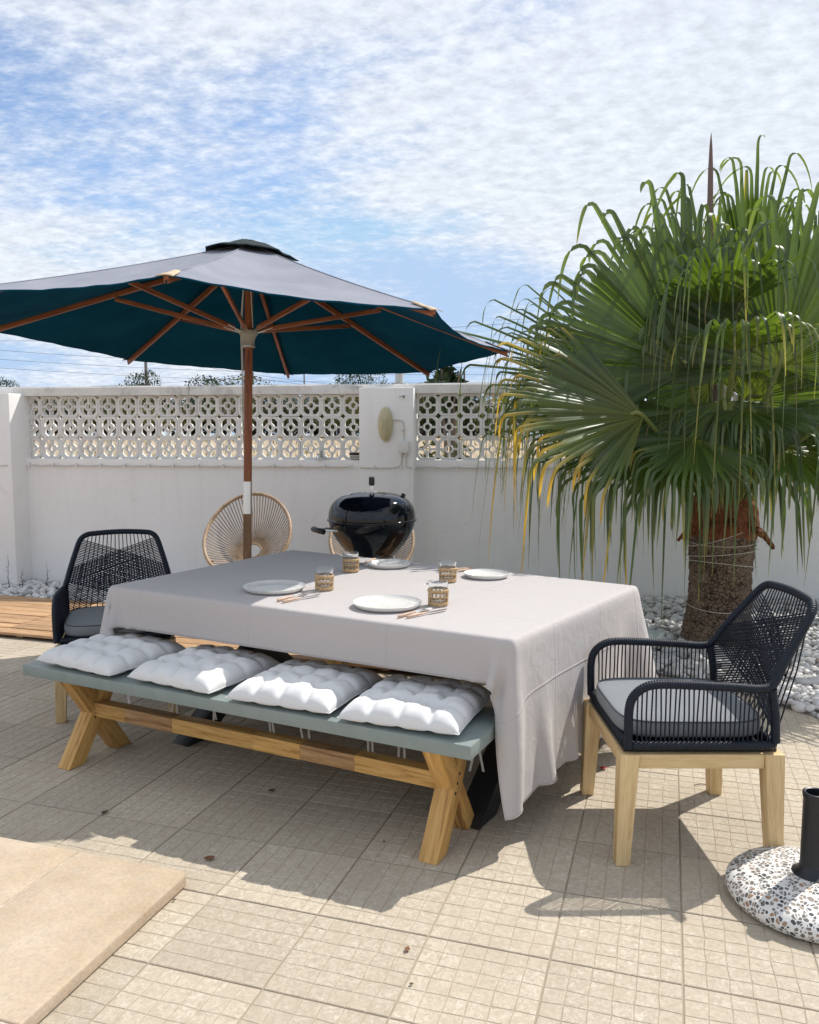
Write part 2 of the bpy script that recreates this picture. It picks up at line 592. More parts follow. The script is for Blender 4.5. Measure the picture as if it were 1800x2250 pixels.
    c = m.ramp(at.outputs['Fac'], [(0.0, (0.16, 0.19, 0.04)), (0.14, (0.060, 0.092, 0.018)), (0.45, (0.050, 0.085, 0.021)),
                                   (0.70, (0.068, 0.110, 0.036)), (0.86, (0.13, 0.17, 0.075)), (0.94, (0.16, 0.19, 0.06)), (0.975, (0.24, 0.25, 0.06)), (1.0, (0.36, 0.28, 0.10))])
    c2 = m.ramp(at.outputs['Fac'], [(0.0, (0.16, 0.17, 0.04)), (0.40, (0.065, 0.10, 0.024)), (0.58, (0.10, 0.125, 0.03)), (0.68, (0.36, 0.28, 0.05)), (0.80, (0.68, 0.40, 0.04)), (1.0, (0.62, 0.40, 0.14))])
    c = m.mix(ye.outputs['Fac'], c, c2)
    c = m.mix(m.ramp(rn, [(0.4, (0, 0, 0)), (0.7, (0.35, 0.35, 0.35))]), c, (0.085, 0.125, 0.055))
    mr = m.node('ShaderNodeMapRange')
    mr.inputs['To Min'].default_value = 0.68
    mr.inputs['To Max'].default_value = 1.32
    m.L.new(geo.outputs['Random Per Island'], mr.inputs['Value'])
    sc = m.node('ShaderNodeVectorMath', operation='SCALE')
    m.L.new(c, sc.inputs[0])
    m.L.new(mr.outputs[0], sc.inputs['Scale'])
    c = sc.outputs[0]
    m.set(col=c, rough=0.36, spec=0.6)
    tr = m.node('ShaderNodeBsdfTranslucent')
    hs = m.node('ShaderNodeMix', data_type='RGBA', blend_type='MULTIPLY')
    hs.inputs['Factor'].default_value = 1
    m.L.new(c, hs.inputs['A'])
    hs.inputs['B'].default_value = (2.3, 2.3, 0.6, 1)
    m.L.new(hs.outputs['Result'], tr.inputs['Color'])
    mx = m.node('ShaderNodeMixShader')
    mx.inputs[0].default_value = 0.38
    m.L.new(m.bsdf.outputs[0], mx.inputs[1])
    m.L.new(tr.outputs[0], mx.inputs[2])
    m.L.new(mx.outputs[0], m.out.inputs['Surface'])

    MatB('spear_brown').set(col=(0.17, 0.115, 0.095), rough=0.7)
    m = MatB('petiole')
    v = m.coord('Object')
    m.set(col=m.ramp(m.noise(v, 8, 3), [(0.3, (0.11, 0.14, 0.035)), (0.7, (0.20, 0.22, 0.06))]), rough=0.45)

    m = MatB('palm_bark')
    v = m.coord('Object')
    n1 = m.noise(v, 8, 5, 0.65, 0.4)
    n2 = m.noise(m.coord('Object', (1, 1, 0.55)), 60, 4, 0.7)
    dv = m.node('ShaderNodeTexNoise')
    dv.inputs['Scale'].default_value = 20
    dv.inputs['Detail'].default_value = 4
    m.L.new(v, dv.inputs['Vector'])
    ds = m.node('ShaderNodeVectorMath', operation='SCALE')
    ds.inputs['Scale'].default_value = 0.045
    m.L.new(dv.outputs['Color'], ds.inputs[0])
    da = m.node('ShaderNodeVectorMath', operation='ADD')
    m.L.new(v, da.inputs[0])
    m.L.new(ds.outputs[0], da.inputs[1])
    vo = m.voronoi(da.outputs[0], 34, 'DISTANCE_TO_EDGE')
    vo = m.math('ADD', vo, m.math('MULTIPLY', m.math('SUBTRACT', n1, 0.50), 0.16))
    crack = m.ramp(vo, [(0.0, (0, 0, 0)), (0.03, (0.6, 0.6, 0.6)), (0.08, (1, 1, 1))])
    vs = m.noise(m.coord('Object', (1, 1, 0.16)), 70, 4, 0.6)
    c = m.ramp(n1, [(0.3, (0.125, 0.080, 0.052)), (0.55, (0.215, 0.150, 0.105)), (0.75, (0.30, 0.225, 0.165))])
    c = m.mix(m.ramp(n2, [(0.4, (0, 0, 0)), (0.65, (0.45, 0.45, 0.45))]), c, (0.25, 0.20, 0.155))
    c = m.mix(crack, (0.035, 0.024, 0.017), c)
    m.set(col=c, rough=0.95, spec=0.15)
    hh = m.math('ADD', m.math('MULTIPLY', crack, 0.8), m.math('MULTIPLY', vs, 0.5))
    m.bump(hh, 0.9, 0.02)

    m = MatB('palm_fibre')
    v = m.coord('Object', (1, 1, 0.3))
    n = m.noise(v, 55, 5, 0.7, 0.8)
    c = m.ramp(n, [(0.3, (0.06, 0.018, 0.008)), (0.5, (0.20, 0.065, 0.022)), (0.72, (0.36, 0.15, 0.06))])
    m.set(col=c, rough=0.9)
    m.bump(n, 0.8, 0.012)

    # background greenery and dry field
    for nm, a, b, t in (('leaf_olive', (0.060, 0.075, 0.022), (0.125, 0.135, 0.045), 0.25), ('leaf_dark', (0.016, 0.034, 0.012), (0.042, 0.072, 0.022), 0.2),
                        ('leaf_yellow', (0.15, 0.13, 0.03), (0.27, 0.22, 0.06), 0.25), ('leaf_grey', (0.085, 0.09, 0.055), (0.15, 0.15, 0.095), 0.2)):
        m = MatB(nm)
        geo = m.node('ShaderNodeNewGeometry')
        c = m.mix(geo.outputs['Random Per Island'], a, b)
        m.set(col=c, rough=0.6, spec=0.3)
    m = MatB('dry_field')
    v = m.coord('Object')
    n1 = m.noise(v, 0.25, 5, 0.6)
    n2 = m.noise(v, 3.0, 5, 0.65)
    c = m.ramp(n2, [(0.3, (0.34, 0.255, 0.17)), (0.6, (0.46, 0.365, 0.25)), (0.8, (0.54, 0.44, 0.315))])
    c = m.mix(m.ramp(n1, [(0.45, (0, 0, 0)), (0.7, (0.5, 0.5, 0.5))]), c, (0.25, 0.21, 0.125))
    m.set(col=c, rough=0.97)
    m.bump(n2, 0.6, 0.05)
    MatB('twig').set(col=(0.10, 0.075, 0.05), rough=0.9)
    MatB('bark_dull').set(col=(0.13, 0.10, 0.075), rough=0.95)
    MatB('dry_leaf').set(col=(0.20, 0.085, 0.04), rough=0.8)
    MatB('petal_red').set(col=(0.33, 0.02, 0.02), rough=0.7)
    MatB('stripe_black').set(col=(0.015, 0.015, 0.017), rough=0.4)
    MatB('stripe_white').set(col=(0.72, 0.70, 0.66), rough=0.4)
    MatB('pole_grey').set(col=(0.16, 0.15, 0.14), rough=0.85)
    MatB('house_white').set(col=(0.76, 0.75, 0.73), rough=0.9)


make_materials()


# ------------------------------------------------------------------ mesh helpers
class MB:
    def __init__(self):
        self.v = []
        self.f = []

    def add(self, verts, faces):
        o = len(self.v)
        self.v.extend([tuple(p) for p in verts])
        self.f.extend([tuple(i + o for i in f) for f in faces])
        return self

    def box(self, x0, x1, y0, y1, z0, z1):
        vs = [(x0, y0, z0), (x1, y0, z0), (x1, y1, z0), (x0, y1, z0), (x0, y0, z1), (x1, y0, z1), (x1, y1, z1), (x0, y1, z1)]
        return self.add(vs, [(0, 3, 2, 1), (4, 5, 6, 7), (0, 1, 5, 4), (1, 2, 6, 5), (2, 3, 7, 6), (3, 0, 4, 7)])

    def prism(self, poly, z0, z1, axis='z'):
        """poly: 2D outline counter-clockwise, extruded along an axis"""
        n = len(poly)
        put = {'z': lambda a, b, c: (a, b, c), 'y': lambda a, b, c: (a, c, b), 'x': lambda a, b, c: (c, a, b)}[axis]
        vs = [put(a, b, z0) for a, b in poly] + [put(a, b, z1) for a, b in poly]
        fs = [tuple(range(n - 1, -1, -1)), tuple(range(n, 2 * n))]
        fs += [(i, (i + 1) % n, n + (i + 1) % n, n + i) for i in range(n)]
        return self.add(vs, fs)

    def tube(self, pts, rad, segs=8, closed=False, caps=True, wrap=None, flat=1.0):
        pts = [Vector(p) for p in pts]
        n = len(pts)
        if n < 2:
            return self
        tang = []
        for i in range(n):
            if closed:
                t = pts[(i + 1) % n] - pts[i - 1]
            else:
                t = pts[min(i + 1, n - 1)] - pts[max(i - 1, 0)]
            tang.append(t.normalized() if t.length > 1e-9 else Vector((0, 0, 1)))
        up = Vector((0, 0, 1)) if abs(tang[0].z) < 0.9 else Vector((1, 0, 0))
        nrm = (up - tang[0] * up.dot(tang[0])).normalized()
        vs = []
        for i in range(n):
            if i:
                nrm = (nrm - tang[i] * nrm.dot(tang[i]))
                nrm = nrm.normalized() if nrm.length > 1e-6 else tang[i].orthogonal().normalized()
            b = tang[i].cross(nrm)
            r = rad[i] if isinstance(rad, (list, tuple)) else rad
            for k in range(segs):
                a = 2 * PI * k / segs
                vs.append(pts[i] + nrm * (math.cos(a) * r) + b * (math.sin(a) * r * flat))
        fs = []
        m = n if closed else n - 1
        for i in range(m):
            for k in range(segs):
                a, b_ = i * segs + k, i * segs + (k + 1) % segs
                c, d = ((i + 1) % n) * segs + (k + 1) % segs, ((i + 1) % n) * segs + k
                fs.append((a, b_, c, d))
        if caps and not closed:
            fs.append(tuple(range(segs - 1, -1, -1)))
            fs.append(tuple(range((n - 1) * segs, n * segs)))
        return self.add(vs, fs)

    def lathe(self, prof, segs=32, cx=0, cy=0, cz=0, closed=False):
        """prof: list of (r, z); a radius of 0 makes a pole"""
        vs = []
        idx = []
        for r, z in prof:
            if r <= 1e-7:
                idx.append([len(vs)] * segs)
                vs.append((cx, cy, cz + z))
            else:
                row = []
                for k in range(segs):
                    a = 2 * PI * k / segs
                    row.append(len(vs))
                    vs.append((cx + r * math.cos(a), cy + r * math.sin(a), cz + z))
                idx.append(row)
        fs = []
        rows = list(zip(idx, idx[1:])) + ([(idx[-1], idx[0])] if closed else [])
        for r0, r1 in rows:
            for k in range(segs):
                k2 = (k + 1) % segs
                q = []
                for i in (r0[k], r0[k2], r1[k2], r1[k]):
                    if i not in q:
                        q.append(i)
                if len(q) >= 3:
                    fs.append(tuple(q))
        return self.add(vs, fs)

    def grid(self, P):
        """P[i][j] points"""
        ni, nj = len(P), len(P[0])
        vs = [p for row in P for p in row]
        fs = [(i * nj + j, i * nj + j + 1, (i + 1) * nj + j + 1, (i + 1) * nj + j) for i in range(ni - 1) for j in range(nj - 1)]
        return self.add(vs, fs)

    def xform(self, M):
        self.v = [tuple(M @ Vector(p)) for p in self.v]
        return self

    def mesh(self, name, mat, smooth=None, bevel=0.0, bseg=2, fix=True):
        me = bpy.data.meshes.new(name)
        me.from_pydata(self.v, [], self.f)
        me.validate()
        if bevel > 0 or fix:
            bm = bmesh.new()
            bm.from_mesh(me)
            if fix:
                bmesh.ops.recalc_face_normals(bm, faces=bm.faces)
            if bevel > 0:
                bmesh.ops.bevel(bm, geom=list(bm.edges), offset=bevel, segments=bseg, affect='EDGES', profile=0.6)
            bm.to_mesh(me)
            bm.free()
        me.materials.append(MATS[mat])
        if smooth is not None:
            me.polygons.foreach_set('use_smooth', [True] * len(me.polygons))
            if smooth < 180:
                me.set_sharp_from_angle(angle=R(smooth))
        me.update()
        return me

    def build(self, name, mat, parent=None, smooth=None, bevel=0.0, bseg=2, fix=True):
        return put(name, self.mesh(name, mat, smooth, bevel, bseg, fix), parent)


def put(name, data, parent=None, loc=None, rot=None, mat4=None, scale=None):
    o = bpy.data.objects.new(name, data)
    COL.objects.link(o)
    if parent is not None:
        o.parent = parent
    if loc is not None:
        o.location = loc
    if rot is not None:
        o.rotation_euler = rot
    if scale is not None:
        o.scale = scale
    if mat4 is not None:
        o.matrix_local = mat4
    return o


def thing(name, label, cat, loc=(0, 0, 0), rz=0.0, group=None):
    o = put(name, None, None, loc, (0, 0, rz))
    o.empty_display_size = 0.1
    return tag(o, label, cat, group)


def tag(o, label, cat, group=None, kind=None):
    o['label'] = label
    o['category'] = cat
    if group:
        o['group'] = group
    if kind:
        o['kind'] = kind
    return o


def structure(o):
    o['kind'] = 'structure'
    return o


def stuff(o):
    o['kind'] = 'stuff'
    return o


def copy_tree(o, parent=None):
    c = o.copy()
    COL.objects.link(c)
    c.parent = parent
    for ch in list(o.children):
        copy_tree(ch, c)
    return c


def bar_frame(p0, p1, up=(0, 0, 1)):
    p0, p1 = Vector(p0), Vector(p1)
    x = (p1 - p0).normalized()
    up = Vector(up)
    y = up.cross(x)
    if y.length < 1e-4:
        y = Vector((0, 1, 0)).cross(x)
    y.normalize()
    z = x.cross(y)
    M = Matrix((x, y, z)).transposed().to_4x4()
    M.translation = p0
    return M, (p1 - p0).length


def bar(name, p0, p1, w, h, mat, parent, up=(0, 0, 1), bevel=0.003, w1=None, h1=None):
    """a squared bar from p0 to p1, grain along its own X"""
    M, L = bar_frame(p0, p1, up)
    w1 = w if w1 is None else w1
    h1 = h if h1 is None else h1
    vs = [(0, -w / 2, -h / 2), (0, w / 2, -h / 2), (0, w / 2, h / 2), (0, -w / 2, h / 2),
          (L, -w1 / 2, -h1 / 2), (L, w1 / 2, -h1 / 2), (L, w1 / 2, h1 / 2), (L, -w1 / 2, h1 / 2)]
    fs = [(0, 3, 2, 1), (4, 5, 6, 7), (0, 1, 5, 4), (1, 2, 6, 5), (2, 3, 7, 6), (3, 0, 4, 7)]
    me = MB().add(vs, fs).mesh(name, mat, 35, bevel)
    return put(name, me, parent, mat4=M)


def sheared(name, bot, top, mat, parent, bevel=0.003):
    """a leg whose ends are cut level: bot and top are the four corners of each end"""
    c0 = sum((Vector(p) for p in bot), Vector()) / 4
    c1 = sum((Vector(p) for p in top), Vector()) / 4
    M, L = bar_frame(c0, c1, (0.3, 0.2, 0.93) if abs((c1 - c0).normalized().z) < 0.9 else (1, 0, 0))
    Mi = M.inverted()
    vs = [Mi @ Vector(p) for p in list(bot) + list(top)]
    fs = [(0, 3, 2, 1), (4, 5, 6, 7), (0, 1, 5, 4), (1, 2, 6, 5), (2, 3, 7, 6), (3, 0, 4, 7)]
    me = MB().add(vs, fs).mesh(name, mat, 35, bevel)
    return put(name, me, parent, mat4=M)


def smooth_path(pts, n=8, closed=False):
    """Catmull-Rom through pts"""
    pts = [Vector(p) for p in pts]
    out = []
    m = len(pts)
    rng_ = range(m if closed else m - 1)
    for i in rng_:
        p0 = pts[(i - 1) % m] if closed or i > 0 else pts[0] * 2 - pts[1]
        p1, p2 = pts[i], pts[(i + 1) % m]
        p3 = pts[(i + 2) % m] if closed or i + 2 < m else pts[-1] * 2 - pts[-2]
        for k in range(n):
            t = k / n
            out.append(0.5 * ((2 * p1) + (p2 - p0) * t + (2 * p0 - 5 * p1 + 4 * p2 - p3) * t * t + (3 * p1 - p0 - 3 * p2 + p3) * t ** 3))
    if not closed:
        out.append(pts[-1])
    return out


def resample(pts, step):
    pts = [Vector(p) for p in pts]
    d = [0]
    for a, b in zip(pts, pts[1:]):
        d.append(d[-1] + (b - a).length)
    n = max(2, int(d[-1] / step))
    out, j = [], 0
    for i in range(n + 1):
        s = d[-1] * i / n
        while j < len(d) - 2 and d[j + 1] < s:
            j += 1
        t = (s - d[j]) / max(1e-9, d[j + 1] - d[j])
        out.append(pts[j].lerp(pts[j + 1], min(1, max(0, t))))
    return out


def in_poly(x, y, poly):
    c = False
    n = len(poly)
    for i in range(n):
        x1, y1 = poly[i]
        x2, y2 = poly[(i + 1) % n]
        if (y1 > y) != (y2 > y) and x < (x2 - x1) * (y - y1) / (y2 - y1) + x1:
            c = not c
    return c


# ================================================================== THE SETTING
GA = R(-17.6)
E1 = Vector((math.cos(GA), math.sin(GA), 0))         # along the tile rows, to the right
E2 = Vector((-math.sin(GA), math.cos(GA), 0))        # away from the camera
TILE = 0.356
T0 = at_z(1208, 2108)

# wall frame: local x along the wall, -y towards the camera
WALL_A = R(-7.75)
WALL_O = Vector((0, 7.50, 0))
WX = Vector((math.cos(WALL_A), math.sin(WALL_A), 0))
WY = Vector((-math.sin(WALL_A), math.cos(WALL_A), 0))


def wall_pt(x, y=0.0, z=0.0):
    return WALL_O + WX * x + WY * y + Vector((0, 0, z))


# deck strip (tile frame)
DECK_F = Vector((-2.56, 5.715, 0))                    # a point on its front edge
DECK_D = 1.12                                         # depth of the strip


def deck_pt(a, b, z=0.0):
    return DECK_F + E1 * a + E2 * b + Vector((0, 0, z))


DECK_A0, DECK_A1 = -3.2, 3.55
_w = [wall_pt(6.5), wall_pt(-6.5)]
_d = [deck_pt(-4.2, DECK_D), deck_pt(DECK_A1, DECK_D), deck_pt(DECK_A1, 0.2)]
GRAVEL = [(_w[0].x, _w[0].y), (_w[1].x, _w[1].y), (_d[0].x, _d[0].y), (_d[1].x, _d[1].y), (_d[2].x, _d[2].y),
          (1.42, 5.02), (1.62, 4.86), (1.79, 4.72), (1.93, 4.52), (2.04, 4.33), (2.15, 4.08), (2.5, 3.45), (3.1, 2.95), (6.0, 2.2)]

# platform frame
PLAT_C = at_z(416, 1914, 0.045)
PLAT_C.z = 0


def plat_pt(a, b, z=0.0):
    return PLAT_C + E1 * a + E2 * b + Vector((0, 0, z))


def in_deck(p):
    q = p - DECK_F
    return DECK_A0 < q.dot(E1) < DECK_A1 and 0.08 < q.dot(E2) < DECK_D


def in_plat(p):
    q = p - PLAT_C
    return q.dot(E1) < -0.25 and q.dot(E2) < -0.25


def build_ground():
    m = MB()
    n = 60
    m.add([(-900, -500, -0.06), (900, -500, -0.06), (900, 1500, -0.06), (-900, 1500, -0.06)], [(0, 1, 2, 3)])
    structure(m.build('ground', 'dry_field', fix=False))
    # terrace bed under the tiles
    m = MB()
    c = [T0 + E1 * a + E2 * b for a, b in ((-9, -7), (7, -7), (7, 7), (-9, 7))]
    m.add([(p.x, p.y, -0.0035) for p in c] + [(p.x, p.y, -0.055) for p in c],
          [(0, 1, 2, 3), (0, 4, 5, 1), (1, 5, 6, 2), (2, 6, 7, 3), (3, 7, 4, 0)])
    terrace = structure(m.build('terrace', 'grout', fix=False))

    # pressed tiles: six by six small cushions each
    def tile_mesh(seed):
        r = random.Random(seed)
        k = 6
        h = TILE / 2 - 0.0022
        g = 0.0021
        xs = [-h + 2 * h * i / k for i in range(k + 1)]
        J = [[(xs[i] + (r.uniform(-.003, .003) if 0 < i < k else 0), xs[j] + (r.uniform(-.003, .003) if 0 < j < k else 0)) for j in range(k + 1)] for i in range(k + 1)]
        mb = MB()
        zf = -0.0015
        mb.add([(-h, -h, zf), (h, -h, zf), (h, h, zf), (-h, h, zf), (-h, -h, -.0034), (h, -h, -.0034), (h, h, -.0034), (-h, h, -.0034)],
               [(0, 1, 2, 3), (0, 4, 5, 1), (1, 5, 6, 2), (2, 6, 7, 3), (3, 7, 4, 0)])
        for i in range(k):
            for j in range(k):
                q = [J[i][j], J[i + 1][j], J[i + 1][j + 1], J[i][j + 1]]
                cx = sum(a for a, b in q) / 4
                cy = sum(b for a, b in q) / 4

                def inset(d, z):
                    out = []
                    for a, b in q:
                        out.append((a - math.copysign(d, a - cx), b - math.copysign(d, b - cy), z))
                    return out
                z = r.uniform(-.0004, .0002)
                v0 = inset(g * .50, zf - .0001)
                v1 = inset(g * .75, z - .0007)
                v2 = inset(g * 1.2, z)
                mb.add(v0 + v1 + v2, [(0, 1, 5, 4), (1, 2, 6, 5), (2, 3, 7, 6), (3, 0, 4, 7), (4, 5, 9, 8), (5, 6, 10, 9), (6, 7, 11, 10), (7, 4, 8, 11), (8, 9, 10, 11)])
        me = mb.mesh('tile', 'tile', None, fix=False)
        me.materials.append(MATS['tile_groove'])
        me.polygons[0].material_index = 1
        return me
    meshes = [tile_mesh(s) for s in range(5)]
    cells = []
    for i in range(-20, 14):
        for j in range(-6, 18):
            p = T0 + E1 * ((i + .5) * TILE) + E2 * ((j + .5) * TILE)
            if p.y < 1.2 or in_deck(p) or in_plat(p) or in_poly(p.x, p.y, GRAVEL):
                continue
            if (p - DECK_F).dot(E2) > 0.2:
                continue
            over = abs(p.x) - 0.5 * p.y
            if over > 0.55:
                continue
            cells.append((p.y + max(0, over) * 2, i, j, p))
    cells.sort(key=lambda c: c[0])
    for n, (_, i, j, p) in enumerate(cells[:298]):
        o = put('tile', rng.choice(meshes), terrace, (p.x, p.y, rng.uniform(-.0003, .0005)), (0, 0, GA + rng.choice((0, 1, 2, 3)) * PI / 2))
    print('tiles', len(cells))

    # low platform of stone slabs
    mb = MB()
    c = [plat_pt(a, b) for a, b in ((-0.012, -0.012), (-0.012, -3.0), (-3.0, -3.0), (-3.0, -0.012))]
    mb.prism([(p.x, p.y) for p in c][::-1], -0.05, 0.039)
    plat = structure(mb.build('stone_platform', 'mortar'))
    for ci in range(4):
        for ri in range(4):
            a1 = -ci * 0.437 - (0.004 if ci else 0)
            a0 = -(ci + 1) * 0.437 + 0.004
            b1 = -ri * 0.74 - (0.004 if ri else 0)
            b0 = -(ri + 1) * 0.74 + 0.004
            out = []
            if ci == 0 and ri == 0:
                rr = 0.03
                arc = [(a1 - rr + rr * math.cos(t), b1 - rr + rr * math.sin(t)) for t in [PI / 2 * k / 6 for k in range(7)]]
                poly = [(a0, b0), (a1, b0)] + arc + [(a0, b1)]
            else:
                poly = [(a0, b0), (a1, b0), (a1, b1), (a0, b1)]
            cx, cy = (a0 + a1) / 2, (b0 + b1) / 2
            m2 = MB().prism([(a - cx, b - cy) for a, b in poly], 0.002, 0.045 + rng.uniform(-.0015, .001))
            me = m2.mesh('slab', 'slab_stone', 40, 0.007, 3)
            q = plat_pt(cx, cy)
            put('slab', me, plat, q, (0, 0, GA))


def build_gravel():
    mb = MB()
    mb.add([(x, y, 0.004) for x, y in GRAVEL], [tuple(range(len(GRAVEL)))])
    bed = structure(mb.build('gravel_bed', 'gravel_bed', fix=False))
    me = bed.data
    if me.polygons[0].normal.z < 0:
        me.flip_normals()
    # base pebble shapes
    shapes = []
    for s in range(8):
        bm = bmesh.new()
        bmesh.ops.create_icosphere(bm, subdivisions=2 if s < 4 else 1, radius=1)
        off = Vector((s * 7.3, s * 3.1, 1.7))
        for v in bm.verts:
            n = 1 + 0.24 * mnoise.noise(v.co * 0.9 + off) + 0.06 * mnoise.noise(v.co * 2.2 + off)
            v.co *= n
        me = bpy.data.meshes.new('pebble')
        bm.to_mesh(me)
        bm.free()
        me.materials.append(MATS['pebble_white'])
        me.polygons.foreach_set('use_smooth', [True] * len(me.polygons))
        shapes.append(me)
    # scatter
    pts = []
    xs = [p[0] for p in GRAVEL]
    ys = [p[1] for p in GRAVEL]
    r = random.Random(3)
    tries = 0
    grid = {}
    while tries < 60000:
        tries += 1
        x, y = r.uniform(-5.2, 4.6), r.uniform(2.4, 8.6)
        if abs(x) > 0.56 * y + 0.5 or not in_poly(x, y, GRAVEL):
            continue
        q = Vector((x, y, 0)) - WALL_O
        if q.dot(WY) > -0.03:
            continue
        size = r.uniform(0.017, 0.040) * (1.25 if r.random() < .2 else 1)
        key = (int(x / .05), int(y / .05))
        lay = 0
        close = 0
        for a in (-1, 0, 1):
            for b in (-1, 0, 1):
                for (px, py, ps, pl) in grid.get((key[0] + a, key[1] + b), ()):
                    if math.hypot(px - x, py - y) < (ps + size) * 0.62:
                        close += 1
                        lay = max(lay, pl + 1)
        if lay > 1 or close > 2:
            continue
        grid.setdefault(key, []).append((x, y, size, lay))
        pts.append((x, y, 0.004 + size * 0.32 + lay * 0.022, size))
    hide = lambda x, y: (x < -1.0 and x > -1.9 and y < 7.6)
    order = sorted(range(len(pts)), key=lambda i: pts[i][1] + (20 if abs(pts[i][0]) > 0.5 * pts[i][1] + .05 else 0) - 20 * pts[i][3])
    near = set(order[:298])
    V, F = [], []
    nv = 0
    base = [(np.array([v.co[:] for v in me.vertices]), np.array([p.vertices[:] for p in me.polygons])) for me in shapes]
    for i, (x, y, z, s) in enumerate(pts):
        rot = (r.uniform(-.3, .3), r.uniform(-.3, .3), r.uniform(0, 2 * PI))
        sc = (s * r.uniform(.95, 1.25), s * r.uniform(.75, 1.0), s * r.uniform(.5, .68))
        if i in near:
            put('pebble', shapes[r.randrange(4)], bed, (x, y, z), rot, scale=sc)
        else:
            bv, bf = base[4 + r.randrange(4)] if y > 5.6 else base[r.randrange(4)]
            M = Matrix.LocRotScale(Vector((x, y, z)), __import__('mathutils').Euler(rot), Vector(sc))
            A = np.array(M)
            V.append(bv @ A[:3, :3].T + A[:3, 3])
            F.append(bf + nv)
            nv += len(bv)
    V = np.concatenate(V)
    F = np.concatenate(F)
    me = bpy.data.meshes.new('pebbles')
    me.vertices.add(len(V))
    me.vertices.foreach_set('co', V.ravel())
    me.loops.add(F.size)
    me.loops.foreach_set('vertex_index', F.ravel())
    me.polygons.add(len(F))
    me.polygons.foreach_set('loop_start', np.arange(0, F.size, 3))
    me.polygons.foreach_set('use_smooth', np.ones(len(F), bool))
    me.update(calc_edges=True)
    me.materials.append(MATS['pebble_white'])
    stuff(put('pebbles', me, bed))
    print('pebbles', len(pts))


def build_deck():
    mb = MB()
    for k in range(8):
        a = DECK_A0 + 0.1 + k * (DECK_A1 - DECK_A0 - .2) / 7
        q = [deck_pt(a - .03, .03), deck_pt(a + .03, .03), deck_pt(a + .03, DECK_D - .03), deck_pt(a - .03, DECK_D - .03)]
        mb.prism([(p.x, p.y) for p in q], 0.0055, 0.022)
    deck = structure(mb.build('timber_deck', 'deck_wood'))
    n = 9
    pitch = DECK_D / n
    meshes = []
    panel = 1.36
    for s in range(3):
        L = panel - .006
        me = MB().box(-L / 2, L / 2, -pitch / 2 + .006, pitch / 2 - .006, 0, 0.02).mesh('board', 'deck_wood', 35, 0.003)
        meshes.append(me)
    for i in range(n):
        k = 0
        a = DECK_A0
        while a < DECK_A1 - 0.1:
            p = deck_pt(a + panel / 2, (i + .5) * pitch, 0.023 + rng.uniform(-.002, .003))
            put('board', rng.choice(meshes), deck, p, (rng.uniform(-.012, .012), rng.uniform(-.001, .001), GA + rng.choice((0, PI)) + rng.uniform(-.002, .002)))
            a += panel


build_ground()
build_gravel()
build_deck()


